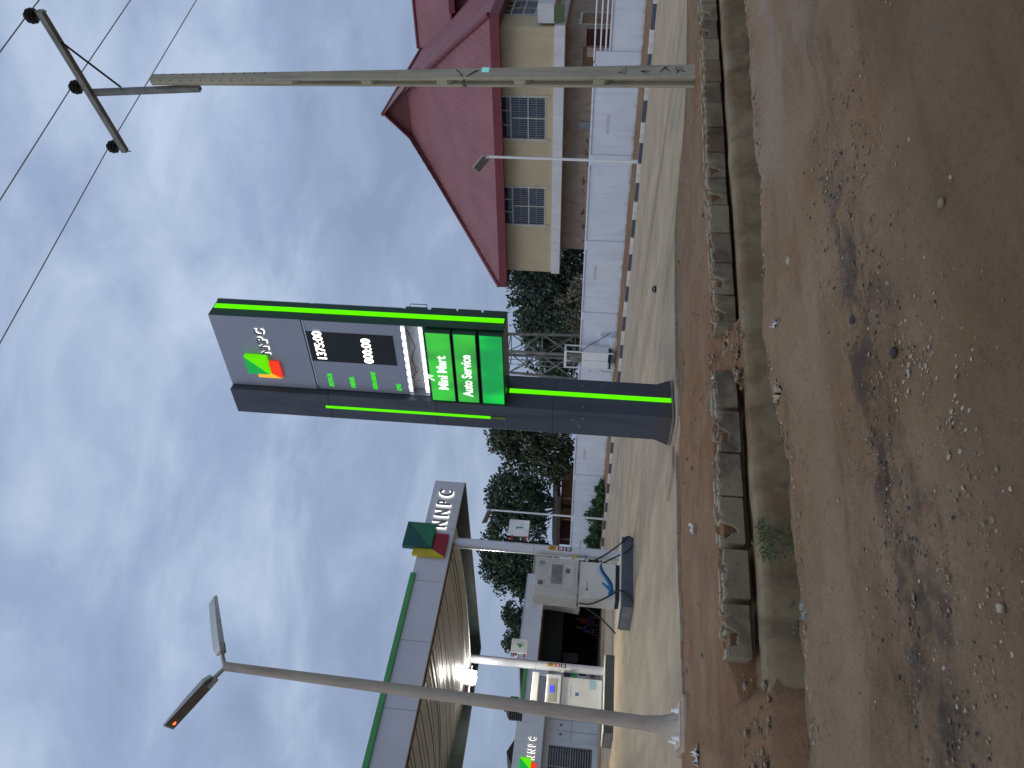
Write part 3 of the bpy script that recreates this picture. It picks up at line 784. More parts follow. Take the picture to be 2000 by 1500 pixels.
# ------------------------------------------------------------------ station canopy
cp = sthing('station_canopy', 'filling station canopy with grey fascia, green trim and ribbed ceiling on white columns', 'canopy', 0, 0)
CR, CL, CF, CB = -13.75, -30.0, 10.18, 20.3
mb = MB(); mb.box(CL, CR, CF, CF + .10, 5.28, 6.22); fas = obj('fascia', mb, 'fascia', cp, .01)
mb = MB()
for k in range(1, 9): mb.box(CR - k * 1.83 - .006, CR - k * 1.83 + .006, CF - .0015, CF, 5.28, 6.22)
obj('fascia_joint', mb, 'steel_dark', fas)
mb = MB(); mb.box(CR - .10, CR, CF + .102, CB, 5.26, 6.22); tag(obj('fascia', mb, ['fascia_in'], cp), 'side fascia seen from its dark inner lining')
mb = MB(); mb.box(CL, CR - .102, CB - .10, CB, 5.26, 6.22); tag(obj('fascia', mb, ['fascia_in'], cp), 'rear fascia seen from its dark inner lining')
mb = MB(); mb.box(CR - .015, CR + .012, CF + .01, CB, 5.245, 5.275); mb.box(CL, CR, CB - .03, CB + .012, 5.245, 5.275); obj('edge_flashing', mb, 'tan_wall', cp)
mb = MB(); mb.box(CL, -17.2, CF - .06, CF + .02, 6.115, 6.265); obj('green_band', mb, 'green_trim', cp, .015)
mb = MB(); mb.box(CL + .1, CR - .11, CF + .11, CB - .11, 6.12, 6.18); obj('roof_deck', mb, 'steel_dark', cp)
mb = MB(); mb.box(CL, -16.0, CF + .10, CF + .16, 5.24, 5.30); obj('edge_flashing', mb, 'timber', cp)
# ribbed ceiling, strip by strip
def cz(a, n):
    t = min(1, max(0, (a - CF) / (CB - CF)))
    far = 1 - math.exp(-max(0, -15.4 - n) / 2.6)
    return 5.32 - .12 * math.sin(math.pi * t) * (1 - far) + (.62 * far + .05) * t ** 1.6 + .025 * math.sin(n * 1.7 + a * .5)
w = .25
NA = 15
ass = [CF + .13 + (CB - .12 - CF - .13) * k / (NA - 1) for k in range(NA)]
k = 0
while -15.45 - k * w > CL + .2:
    nx = -15.45 - k * w; mb = MB(); up = random.uniform(-.008, .008); tl = random.uniform(-.012, .012)
    for a0_, a1_ in zip(ass, ass[1:]):
        z00, z01, z10, z11 = cz(a0_, nx - w) + up - tl, cz(a0_, nx) + up + tl, cz(a1_, nx - w) + up - tl, cz(a1_, nx) + up + tl
        mb.cur = 0
        mb.add([(nx - w + .03, a0_, z00), (nx - w + .03, a1_, z10), (nx - .02, a1_, z11), (nx - .02, a0_, z01)], [(0, 1, 2, 3)], True)
        mb.cur = 1
        mb.add([(nx - .02, a0_, z01), (nx - .02, a1_, z11), (nx, a1_, z11 + .05), (nx, a0_, z01 + .05)], [(0, 1, 2, 3)])
        mb.add([(nx - w, a0_, z00 + .05), (nx - w, a1_, z10 + .05), (nx - w + .03, a1_, z10), (nx - w + .03, a0_, z00)], [(0, 1, 2, 3)])
    obj('ceiling_panel', mb, ['ceil', 'rib'], cp); k += 1
mb = MB(); mb.tube([(-15.43, a_, cz(a_, -15.45) - .01) for a_ in ass], .02, 6); obj('ceiling_edge', mb, 'alu', cp)
# emblem and letters on the fascia
emblem(fas, .86, ('e_teal', 'e_green', 'e_yellow', 'e_red'), 'A', (-16.40, CF - .004, 5.82), .16)
for i, (ch, n_) in enumerate(zip('NNPC', (-15.62, -15.20, -14.78, -14.42))):
    lt = text('letter', ch, .60, 'letter_face', fas, (n_, CF - .09, 5.56), 'A', .03, .004, sx=.62)
    text('letter_glow', ch, .60, 'halo', lt, (0, .05, 0), 'A', .004, .022, sx=.62)
# columns
for n_, a_ in ((-15.78, 10.55), (-15.12, 18.65)):
    mb = MB(); mb.tube([(n_, a_, .38), (n_, a_, cz(a_, -15.8) + .05)], .155, 28); c = obj('column', mb, 'alu_white', cp)
    for zj in (2.9, 1.55):
        mb = MB(); mb.tube([(n_, a_, zj), (n_, a_, zj + .008)], .158, 28, False); obj('cladding_joint', mb, 'steel', c)
    st = [(2.25, 2.48, 'yellow_p'), (2.02, 2.2, 'red'), (1.80, 1.98, 'black')]
    for z0, z1, m_ in st:
        mb = MB(); th0 = R(-118)
        for q in range(4):
            t0, t1 = th0 + q * .24, th0 + q * .24 + .24
            mb.quad((n_ + .159 * math.cos(t0), a_ + .159 * math.sin(t0), z0), (n_ + .159 * math.cos(t1), a_ + .159 * math.sin(t1), z0), (n_ + .159 * math.cos(t1), a_ + .159 * math.sin(t1), z1), (n_ + .159 * math.cos(t0), a_ + .159 * math.sin(t0), z1))
        obj('sticker', mb, m_, c)
        mb = MB(); zc, r_ = (z0 + z1) / 2, .1615
        for q in range(3):
            t0 = th0 + .16 + q * .24; t1 = t0 + .14
            mb.quad((n_ + r_ * math.cos(t0), a_ + r_ * math.sin(t0), zc - .05), (n_ + r_ * math.cos(t1), a_ + r_ * math.sin(t1), zc - .05), (n_ + r_ * math.cos(t1), a_ + r_ * math.sin(t1), zc + .05), (n_ + r_ * math.cos(t0), a_ + r_ * math.sin(t0), zc + .05))
        obj('sticker_print', mb, 'red' if m_ == 'yellow_p' else 'print_white', c)
# bay number plates
for ch, n0, a_, z0, sz_, lab in (('1', -15.53, 10.30, 3.10, .58, 'white square plate with green figure 1 on the nearer canopy column'), ('4', -14.86, 18.40, 3.28, .58, 'white square plate with green figure 4 on the farther canopy column')):
    pt = sthing('number_plate', lab, 'number sign', n0, a_, z0, 'pump number plates')
    mb = MB(); mb.box(0, sz_, -.015, .02, 0, sz_ * 1.05); obj('plate', mb, 'print_white', pt, .008)
    if ch == '1':
        mb = MB(); mb.box(.27, .315, -.024, -.016, .18, .40); mb.box(.235, .275, -.024, -.016, .35, .40); obj('figure', mb, 'print_green', pt)
    else:
        text('figure', '4', .34, 'print_green', pt, (.19, -.02, .18), 'A', .004, .006, shear=.25)
    mb = MB(); mb.box(-.14, .02, .0, .05, .05, .12); mb.box(-.14, .02, .0, .05, .45, .52); obj('clamp', mb, 'red', pt)
# the one lit floodlight, on an arm from the far column
fd = sthing('flood_lamp', 'blazing white floodlight on a short arm from the far canopy column', 'floodlight', -15.95, 18.45, 5.22)
mb = MB(); mb.tube([(.5, .1, .03), (-.55, .1, .0)], .022, 8); obj('arm', mb, 'white_paint', fd)
mb = MB(); mb.box(-.28, .28, -.02, .13, -.20, .22); obj('housing', mb, 'white_paint', fd, .03)
mb = MB(); mb.lathe([(.0, .0), (.20, .0), (.27, .03), (.27, .08), (.18, .12), (.0, .13)], 24)
g = obj('lens', mb, emis('flood_glow', (1, .98, .94), 26), fd); g.rotation_euler = (R(68), 0, R(-38)); g.location = (-.02, -.04, .0)
for nm, E_, loc, sp, dr in (('flood_beam', 1500, S(-16.05, 18.15, 5.15), 128, (-.18, -.50, -.84)),):
    la = bpy.data.lights.new(nm, 'SPOT'); la.energy = E_; la.color = (1, .93, .78); la.spot_size = R(sp); la.spot_blend = .6; la.shadow_soft_size = .2
    lo = bpy.data.objects.new(nm, la); COL.objects.link(lo); lo.location = loc
    dw = Nv * dr[0] + Av * dr[1] + Vector((0, 0, dr[2])); lo.rotation_euler = (-dw).to_track_quat('Z', 'Y').to_euler()
la = bpy.data.lights.new('flood_spill', 'POINT'); la.energy = 90; la.color = (1, .97, .92); la.shadow_soft_size = .22
lo = bpy.data.objects.new('flood_spill', la); COL.objects.link(lo); lo.location = S(-16.1, 18.0, 5.05)

# ------------------------------------------------------------------ pump islands and pumps
for n0, n1, a0_, a1_, lab in ((-17.73, -15.40, 10.08, 11.25, 'grey painted pump island under the plastic wrapped pump'), (-17.60, -14.73, 18.10, 19.3, 'grey painted pump island under the clean white pump')):
    it = sthing('pump_island', lab, 'pump island', n0, a0_, 0, 'pump islands under the canopy')
    mb = MB(); mb.box(0, n1 - n0, 0, a1_ - a0_, -.02, .36); obj('plinth', mb, 'island', it, .03)
    mb = MB(); mb.box(.0, n1 - n0, .0, a1_ - a0_, .362, .40); obj('coping', mb, 'island_edge', it, .015)
    mb = MB(); mb.box(-.012, -.004, .0, a1_ - a0_, .0, .34); tag(obj('end_face', mb, 'steel', it), 'lighter grey end of the island')

def swoosh(parent, x0, x1, zc, y, r0, m, amp, ph, w):
    mb = MB(); n_ = 18; pts = []
    for k in range(n_ + 1):
        t = k / n_; x = x0 + (x1 - x0) * t; z = zc + amp * math.sin(ph + t * 4.6) + .05 * t
        ww = w * (.35 + math.sin(math.pi * t) * .9)
        pts.append((x, z, ww))
    for (xa, za, wa), (xb, zb, wb) in zip(pts, pts[1:]):
        mb.quad((xa, y, za - wa), (xb, y, zb - wb), (xb, y, zb + wb), (xa, y, za + wa))
    return obj('swoosh_print', mb, m, parent)
p1 = sthing('fuel_pump', 'grubby fuel pump with its head wrapped in cloudy plastic and blue swoosh below', 'fuel pump', -16.75, 10.42, .40, 'fuel pumps on the islands')
mb = MB(); mb.box(-.56, .58, .02, .48, 0, .11); obj('base', mb, 'black', p1)
mb = MB(); mb.box(-.58, .60, 0, .50, .11, 1.12); cab = obj('cabinet', mb, 'white_dirty', p1, .02)
swoosh(cab, -.42, .58, .36, -.004, 0, 'blue', -.13, .5, .055); swoosh(cab, -.44, .55, .335, -.006, 0, 'navy', -.15, .4, .022); swoosh(cab, -.5, -.05, .30, -.005, 0, 'blue', .12, 3.0, .07); swoosh(cab, -.3, .5, .44, -.003, 0, 'pale_blue', -.12, .7, .028)
mb = MB(); mb.lathe([(0, 0), (.035, 0), (.035, .003), (0, .003)], 14); o = obj('badge', mb, 'red', cab); o.rotation_euler = (R(90), 0, 0); o.location = (-.32, -.001, .90)
mb = MB(); mb.box(-.26, -.06, -.004, 0, .885, .915); obj('badge_bar', mb, 'red_faded', cab)
mb = MB(); mb.box(-.57, .59, .02, .48, 1.12, 1.17); obj('waist_gap', mb, 'black', p1)
mb = MB(); mb.box(-.62, .64, -.02, .52, 1.17, 2.40); hd_ = obj('head', mb, 'pump_grey', p1, .03)
mb = MB(); mb.box(-.32, .44, -.045, -.02, 1.62, 2.02); bz = obj('display_bezel', mb, 'white_dirty', hd_, .012)
mb = MB(); mb.box(-.26, .38, -.052, -.046, 1.62, 1.92); obj('display', mb, 'screen', hd_)
mb = MB(); mb.box(-.38, .42, -.04, -.02, 1.28, 1.56); obj('keypad_plate', mb, 'white_dirty', hd_, .01)
mb = MB(); mb.box(.12, .28, -.046, -.041, 1.40, 1.52); obj('keypad', mb, 'screen', hd_)
for x_ in (-.3, .35):
    mb = MB(); mb.box(x_, x_ + .14, -.026, -.02, 2.14, 2.28); obj('grime_patch', mb, 'screen', hd_)
# plastic film thrown over the head: gathered sheet
mb = MB(); rw = random.Random(2)
NU, NV = 44, 14
per = []
for k in range(NU):
    t = k / NU * 4; sd = int(t); u = t - sd
    x0_, x1_, y0_, y1_ = -.69, .70, -.085, .60
    c = [((x0_ + (x1_ - x0_) * u), y0_), (x1_, y0_ + (y1_ - y0_) * u), (x1_ - (x1_ - x0_) * u, y1_), (x0_, y1_ - (y1_ - y0_) * u)][sd]
    per.append(c)
vs_ = []
for j in range(NV):
    z = 2.46 - j / (NV - 1) * 1.38
    for k, (x, y) in enumerate(per):
        d_ = .035 * noise.noise(Vector((x * 3, y * 3 + 5, z * 1.6))) + .02 * noise.noise(Vector((x * 9, y * 9, z * 4)))
        fl_ = .06 * (j / (NV - 1)) ** 3 * (1 if x < -.3 else .3)
        nx = (x - .0) / .7; ny = (y - .25) / .35
        vs_.append((x + nx * (d_ + fl_), y + ny * (d_ + fl_) * .5, z + (.05 * noise.noise(Vector((k * .7, 3, 1))) if j == NV - 1 else 0)))
fs_ = [(j * NU + k, (j + 1) * NU + k, (j + 1) * NU + (k + 1) % NU, j * NU + (k + 1) % NU) for j in range(NV - 1) for k in range(NU)]
mb.add(vs_, fs_, True); mb.add(vs_[:NU] + [(0, .25, 2.47)], [(k, (k + 1) % NU, NU) for k in range(NU)], True)
obj('plastic_wrap', mb, 'wrap', p1)
def hose(parent, pts, m='black', r=.022):
    P = [Vector(p) for p in pts]; out = []
    for i in range(len(P) - 1):
        a_, b_, c_, d_ = P[max(i - 1, 0)], P[i], P[i + 1], P[min(i + 2, len(P) - 1)]
        for t in (0, .2, .4, .6, .8):
            out.append(.5 * ((2 * b_) + (c_ - a_) * t + (2 * a_ - 5 * b_ + 4 * c_ - d_) * t * t + (3 * b_ - a_ - 3 * c_ + d_) * t ** 3))
    out.append(P[-1]); mb = MB(); mb.tube(out, r, 8); return obj('hose', mb, m, parent)
hose(p1, [(.66, .2, 1.05), (.78, .05, .6), (1.05, -.3, .05), (1.30, -.42, -.2), (1.05, -.46, -.37), (.80, -.42, -.2), (.72, -.1, .2), (.62, .1, .55)])
hose(p1, [(-.63, .25, 1.1), (-.70, .1, .75), (-.55, -.1, .30), (-.50, -.36, .0), (-.75, -.42, -.3), (-1.0, -.2, -.36)])
hose(p1, [(-.62, .45, .9), (-.9, .5, .45), (-1.25, .6, .05)])
mb = MB(); mb.box(.60, .70, .08, .30, .95, 1.30); nz = obj('nozzle_boot', mb, 'black', p1, .02)
mb = MB(); mb.tube([(.66, .12, 1.30), (.70, .0, 1.36), (.72, -.08, 1.22)], [.03, .035, .02], 8); obj('nozzle', mb, 'yellow_p', nz)
mb = MB(); mb.tube([(.64, .0, 1.0), (.74, -.03, .94), (.80, -.02, 1.05)], .018, 6); tag(obj('rag', mb, 'blue', p1), 'blue strip of cloth tied by the nozzle')

p2 = sthing('fuel_pump', 'clean white fuel pump with lit blue display beside the floodlit column', 'fuel pump', -16.08, 18.55, .40, 'fuel pumps on the islands')
mb = MB(); mb.box(-.56, .56, .0, .52, .03, 1.50); cb = obj('cabinet', mb, 'pump_white', p2, .02)
mb = MB(); mb.box(-.57, .57, -.01, .53, 0, .06); obj('base', mb, 'steel', p2)
mb = MB(); mb.box(-.57, .57, -.012, .0, 1.495, 1.515); obj('seam', mb, 'steel_dark', p2)
mb = MB(); mb.box(.18, .52, -.004, 0, .26, .50); obj('print_patch', mb, 'pale_blue', cb)
mb = MB(); mb.box(-.12, .0, -.004, 0, .88, 1.0); obj('print_mark', mb, 'blue', cb)
mb = MB(); mb.box(-.2, .25, -.004, 0, 1.16, 1.19); obj('print_bar', mb, 'pale_blue', cb)
mb = MB(); mb.box(-.58, .60, -.04, .52, 1.52, 2.06); h2 = obj('head', mb, 'pump_white', p2, .03)
mb = MB(); mb.box(-.44, .44, -.046, -.038, 1.68, 1.98); obj('display_bezel', mb, 'screen_beige', h2, .01)
mb = MB(); mb.box(-.10, .16, -.052, -.047, 1.78, 1.92); obj('display', mb, 'blue_led', h2)
mb = MB(); mb.box(-.55, .52, .06, .42, 2.06, 2.34); obj('neck_panel', mb, 'sign_grey', p2)
mb = MB(); mb.box(.52, .58, .02, .46, 2.06, 2.34); obj('post', mb, 'pump_white', p2)
mb = MB(); mb.box(-.62, .62, -.05, .54, 2.34, 2.58); obj('header', mb, 'pump_white', p2, .02)
mb = MB(); mb.box(.60, .76, .05, .32, 1.2, 1.45); n2 = obj('nozzle_boot', mb, 'navy', p2, .02)
mb = MB(); mb.tube([(.68, .1, 1.45), (.72, 0, 1.56), (.78, -.06, 1.4)], .026, 8); obj('nozzle', mb, 'steel', n2)
hose(p2, [(.60, .2, 1.9), (.80, .1, 1.75), (.74, 0, 1.6)], 'steel', .016)
hose(p2, [(-.58, .2, .7), (-.63, .1, .35), (-.62, -.2, .05), (-.8, -.42, -.15), (-1.1, -.3, -.36)], 'black', .02)

# ------------------------------------------------------------------ station buildings
sb = sthing('station_shop', 'low white station shop with lit lettering, door and grilled window at the left', 'building', 0, 29, 0)
WL, WR = -24., -9.95
mb = MB()
mb.box(WL, -15.6, 0, .2, .05, 2.72); mb.box(-13.62, -13.42, 0, .2, .05, 2.72); mb.box(-12.35, WR, 0, .2, .05, 2.72)
mb.box(-15.6, -13.62, 0, .2, .05, .38); mb.box(-15.6, -13.62, 0, .2, 2.42, 2.72); mb.box(-13.42, -12.35, 0, .2, 2.52, 2.72)
mb.box(WR - .2, WR, .2, 7, .05, 2.72)
obj('wall', mb, 'bldg_white', sb)
mb = MB(); mb.box(WL, WR + .1, -.45, 0, 2.72, 3.80); obj('fascia', mb, 'bldg_white', sb, .01)
mb = MB(); mb.box(WL, -12.9, -.5, -.45, 2.72, 4.05); mb.box(WL, -12.9, -.45, 6, 3.82, 4.05); obj('raised_fascia', mb, 'bldg_white', sb, .01)
mb = MB(); mb.box(-12.42, WR + .12, -.53, -.3, 3.80, 3.99); obj('green_band', mb, 'green_trim', sb, .01)
mb = MB(); mb.box(WL, WR, 0, 7, 3.70, 3.795); obj('roof', mb, 'steel_dark', sb)
mb = MB(); mb.box(WL, WR, -.44, -.02, 2.66, 2.715); obj('soffit', mb, 'steel', sb)
mb = MB(); mb.box(-13.41, -12.36, .06, .10, .08, 2.51); dr = obj('door', mb, 'bldg_white', sb)
mb = MB(); mb.box(-12.90, -12.885, .05, .06, .1, 2.5); mb.box(-13.4, -12.37, .05, .06, 1.40, 1.415); obj('door_joint', mb, 'steel_dark', dr)
mb = MB(); mb.tube([(-12.95, .03, 1.6), (-12.95, .02, 2.35)], .03, 8); obj('door_bar', mb, 'print_white', dr)
for x_ in (-13.1, -12.65):
    mb = MB(); mb.box(x_, x_ + .1, .045, .06, 1.85, 1.98); obj('door_plate', mb, 'steel_dark', dr)
wd = bpy.data.objects.new('window', None); COL.objects.link(wd); wd.parent = sb
mb = MB(); mb.box(-15.6, -13.62, .12, .14, .38, 2.42); obj('pane', mb, 'glass', wd)
mb = MB()
for k in range(17): mb.box(-15.6, -13.62, .03, .08, .42 + k * .118, .46 + k * .118)
obj('louvre', mb, 'steel', wd)
mb = MB()
for x_ in (-15.6, -14.62, -13.67): mb.box(x_, x_ + .05, .0, .1, .38, 2.42)
mb.box(-15.6, -13.62, -.01, .02, 1.36, 1.42); obj('window_frame', mb, 'steel', wd)
emblem(sb, .52, ('l_teal', 'l_green', 'l_yellow', 'l_red'), 'A', (-15.1, -.505, 3.18), .12)
for i, (ch, n_) in enumerate(zip('NNPC', (-14.62, -14.32, -14.02, -13.74))):
    lt = text('letter', ch, .46, 'letter_face', sb, (n_, -.56, 3.05), 'A', .015, .002, sx=.55)
    text('letter_glow', ch, .46, 'halo', lt, (0, .035, 0), 'A', .004, .018, sx=.55)
# dark open service bay to its right
sv = sthing('service_bay', 'dark open fronted service bay under a white fascia behind the pumps', 'building', 0, 29, 0)
BL, BR = -9.95, -4.7
mb = MB(); mb.box(BL, BL + .22, -.1, 6.4, .1, 3.3); mb.box(BR - .22, BR, -.1, 6.4, .1, 3.3); obj('side_wall', mb, 'bldg_white', sv)
mb = MB(); mb.box(BL + .22, BR - .22, 6.2, 6.4, .1, 3.3); mb.box(BL + .222, BL + .25, .1, 6.2, .1, 3.29); mb.box(BR - .25, BR - .222, .1, 6.2, .1, 3.29); obj('shade_lining', mb, 'shade_in', sv)  # dark sheets over the white walls, painted with the bay's shade
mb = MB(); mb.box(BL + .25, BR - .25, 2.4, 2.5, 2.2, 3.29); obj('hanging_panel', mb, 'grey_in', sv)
mb = MB(); mb.box(BL, BR + .15, -.5, -.42, 3.34, 4.33); mb.box(BL, BR + .15, -.42, 6.5, 4.22, 4.31); obj('fascia', mb, 'bldg_white', sv, .01)
mb = MB(); mb.box(BL, BR, -.41, 6.4, 3.30, 3.335); obj('ceiling', mb, 'timber', sv)
mb = MB(); mb.box(BL, BR + .17, -.52, -.40, 4.33, 4.37); obj('coping', mb, 'alu', sv)
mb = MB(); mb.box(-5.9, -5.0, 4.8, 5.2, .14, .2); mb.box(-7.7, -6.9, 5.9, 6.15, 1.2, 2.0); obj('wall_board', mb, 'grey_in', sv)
mb = MB(); mb.box(-6.35, -5.75, 5.6, 5.8, 1.25, 2.15); obj('fridge_door', mb, 'steel', sv)
mb = MB(); mb.box(WL, BR + .6, -1.9, 7, -.05, .13); o = tag(obj('apron', mb, 'forecourt', loc=S(0, 29), rotz=SROT, bev=.02), kind='structure')
# rack of goods beside the far pump
rk = sthing('goods_rack', 'wire display rack with small goods between far column and white pump', 'rack', -11.3, 28.3, .13)
mb = MB()
for x_ in (0, .4, .8, 1.2):
    for y_ in (0, .35): mb.tube([(x_, y_, 0), (x_, y_, 1.9)], .012, 5)
for z_ in (.25, .7, 1.15, 1.6): mb.box(0, 1.2, 0, .35, z_, z_ + .015)
obj('wire_frame', mb, 'steel', rk)
for z_ in (.27, .72, 1.17):
    for q in range(6):
        mb = MB(); mb.box(.06 + q * .19, .19 + q * .19, .08, .28, z_, z_ + random.uniform(.18, .34)); obj('goods', mb, random.choice(['maroon', 'print_green', 'steel_dark', 'navy', 'red', 'pump_grey']), rk)
# water tank on the roof behind
tk = sthing('water_tank', 'ribbed black plastic water tank on the shop roof', 'water tank', -9.75, 34, 4.2 - .4)
prof = []
for k in range(9):
    z_ = k * .12; prof += [(.60, z_), (.64, z_ + .03), (.64, z_ + .08), (.60, z_ + .11)]
prof += [(.5, 1.16), (.2, 1.26), (.18, 1.30)]
mb = MB(); mb.lathe(prof, 24); obj('shell', mb, 'tank', tk)
mb = MB(); mb.lathe([(.2, 1.30), (.22, 1.31), (.22, 1.36), (.0, 1.37)], 16); obj('lid', mb, 'tank', tk)
gb = sthing('distant_gable', 'small dark roofed outbuilding showing behind the shop roof', 'building', -8.2, 44, 0)
mb = MB(); mb.box(-2.2, 2.2, 0, 5, 0, 4.2); obj('wall', mb, 'brown_plaster', gb)
mb = MB(); mb.prism([(-2.6, -.3, 4.2), (2.6, -.3, 4.2), (0, -.3, 5.5)], (0, 5.6, 0)); obj('roof', mb, 'rust_roof', gb)

# ------------------------------------------------------------------ people in the bay
def person(label, n_, a_, z_, rz, shirt, trousers, lean):
    t = sthing('person', label, 'person', n_, a_, z_, 'people sitting in the service bay'); t.rotation_euler = (0, 0, SROT + rz)
    def skin(name, verts, edges, m, root=0, parent=t, sub=2):
        me = bpy.data.meshes.new(name); me.from_pydata([v[:3] for v in verts], edges, []); me.materials.append(M[m])
        o = link(name, me, parent)
        md = o.modifiers.new('skin', 'SKIN'); o.modifiers.new('sub', 'SUBSURF').levels = sub; o.modifiers['sub'].render_levels = sub
        for i, v in enumerate(verts):
            sv_ = me.skin_vertices[0].data[i]; sv_.radius = (v[3], v[4] if len(v) > 4 else v[3]); sv_.use_root = (i == root)
        return o
    L = lean   # faces -y; pelvis at seat height .46
    V = [(0, 0, .50, .15, .12), (0, -L * .3, .70, .13, .11), (0, -L * .8, .95, .15, .11), (0, -L, 1.10, .06, .055), (0, -L - .02, 1.17, .055, .055), (0, -L - .03, 1.24, .082, .092), (0, -L - .03, 1.33, .078, .088)]
    E = [(0, 1), (1, 2), (2, 3), (3, 4), (4, 5), (5, 6)]
    for sgn in (-1, 1):
        b = len(V)
        V += [(sgn * .18, -L * .85, 1.03, .055), (sgn * .24, -L - .06, .80, .045), (sgn * .16, -L - .28, .66, .036), (sgn * .13, -L - .36, .64, .03)]
        E += [(2, b), (b, b + 1), (b + 1, b + 2), (b + 2, b + 3)]
        for q in range(4):      # fingers resting on the knee
            k = len(V); V += [(sgn * (.10 + q * .018), -L - .40 - .006 * (q in (1, 2)), .635, .009), (sgn * (.10 + q * .018), -L - .44 - .01 * (q in (1, 2)), .615, .008)]
            E += [(b + 3, k), (k, k + 1)]
        k = len(V); V += [(sgn * .09, -L - .37, .63, .010), (sgn * .075, -L - .395, .62, .009)]; E += [(b + 3, k), (k, k + 1)]
        b = len(V)
        V += [(sgn * .10, -.05, .50, .085), (sgn * .14, -.44, .52, .062), (sgn * .13, -.42, .12, .042), (sgn * .13, -.45, .05, .04), (sgn * .14, -.58, .035, .032)]
        E += [(0, b), (b, b + 1), (b + 1, b + 2), (b + 2, b + 3), (b + 3, b + 4)]
    # nose, ears
    k = len(V); V += [(0, -L - .125, 1.265, .014)]; E += [(5, k)]
    for sgn in (-1, 1): k = len(V); V += [(sgn * .088, -L - .02, 1.265, .014)]; E += [(5, k)]
    skin('body', V, E, 'skin')
    skin('shirt', [(0, 0, .52, .165, .135), (0, -L * .3, .70, .15, .125), (0, -L * .8, .96, .165, .125), (0, -L * .95, 1.06, .09, .08), (-.18, -L * .85, 1.03, .07), (-.235, -L - .04, .85, .058), (.18, -L * .85, 1.03, .07), (.235, -L - .04, .85, .058)], [(0, 1), (1, 2), (2, 3), (2, 4), (4, 5), (2, 6), (6, 7)], shirt)
    skin('trousers', [(0, 0, .50, .16, .13), (-.10, -.06, .50, .098), (-.14, -.44, .525, .076), (-.13, -.42, .16, .058), (.10, -.06, .50, .098), (.14, -.44, .525, .076), (.13, -.42, .16, .058)], [(0, 1), (1, 2), (2, 3), (0, 4), (4, 5), (5, 6)], trousers)
    skin('hair', [(0, -L + .0, 1.33, .084, .086), (0, -L + .02, 1.28, .075, .07)], [(0, 1)], 'hair')
    mb = MB()
    for sgn in (-1, 1): mb.box(sgn * .033 - .012, sgn * .033 + .012, -L - .122, -L - .112, 1.287, 1.299)
    mb.box(-.025, .025, -L - .118, -L - .108, 1.213, 1.222)
    obj('eyes_and_mouth', mb, 'black', t)
    return t
person('person in a red shirt sitting in the dark service bay', -5.15, 32, .13, R(25), 'red_cloth', 'violet_cloth', .10)
person('person in a blue shirt leaning forward beside the red shirted person', -5.95, 31.8, .13, R(60), 'blue_cloth', 'dark_cloth', .22)
for n_, lab in ((-5.15, 'low wooden stool under the person in red'), (-5.95, 'low wooden stool under the person in blue')):
    st_ = sthing('stool', lab, 'stool', n_, 32 if n_ > -5.5 else 31.8, .13, 'stools in the service bay')
    mb = MB(); mb.box(-.2, .2, -.15, .2, .33, .375); obj('seat', mb, 'timber', st_)
    for x_ in (-.17, .17):
        for y_ in (-.12, .17):
            mb = MB(); mb.box(x_ - .02, x_ + .02, y_ - .02, y_ + .02, 0, .33); obj('leg', mb, 'timber', st_)

# ------------------------------------------------------------------ white compound wall
cw = sthing('compound_wall', 'long white painted boundary wall with pilasters behind the striped kerb', 'wall', 2.0, 0, .28)
mb = MB(); mb.box(0, .2, 2.8, 60, -.3, 1.84); obj('wall_face', mb, 'white_wall', cw)
mb = MB(); mb.box(0, .2, -22, 2.8, -.3, 1.27); tag(obj('wall_face', mb, 'white_wall', cw), 'lower stretch of the wall under the white rails')
mb = MB(); mb.box(-.04, .24, 2.8, 60, 1.84, 1.92); mb.box(-.04, .24, -22, 2.795, 1.27, 1.34); obj('coping', mb, 'white_wall', cw, .01)
mb = MB(); mb.box(-.07, 0, 0, .48, -.3, 1.86); pl_ = obj('pilaster', mb, 'white_wall', cw, .01); pl_.location = (0, 6.6, 0)
for a_ in (10.85, 15.0, 23.4, 27.3, 31.4, 35.6, 39.8): inst(pl_, cw, (0, a_, random.uniform(-.02, .02)))
inst(pl_, cw, (-.002, 2.3, -.02))
for z_ in (1.47, 1.67, 1.90):
    mb = MB(); mb.tube([(.1, 2.72, z_), (.1, -21, z_ + .02)], .03, 8); obj('rail', mb, 'white_paint', cw)
for a_ in (-1.5, -5.5, -9.5):
    mb = MB(); mb.tube([(.1, a_, 1.3), (.1, a_, 1.95)], .03, 8); obj('rail_post', mb, 'white_paint', cw)
for a_, z_ in ((5.66, 1.18), (13.05, 1.33), (19.0, 1.3), (25.9, 1.3), (34.7, 1.2)):
    text('stencil', 'NO PARKING', .19, 'red_faded', cw, (-.004, a_, z_ - .05), 'N', .0015, .001, sx=.72)
mb = MB()
for a_, z_, w_, h_ in ((16.4, .0, 2.2, 1.3), ): pass
# heavy pier behind the cabinet
mb = MB(); mb.box(-.5, -.002, 16.2, 18.45, -.25, .35); mb.box(-.35, -.003, 16.3, 18.3, .35, .9); obj('pier', mb, 'white_wall', cw, .02)

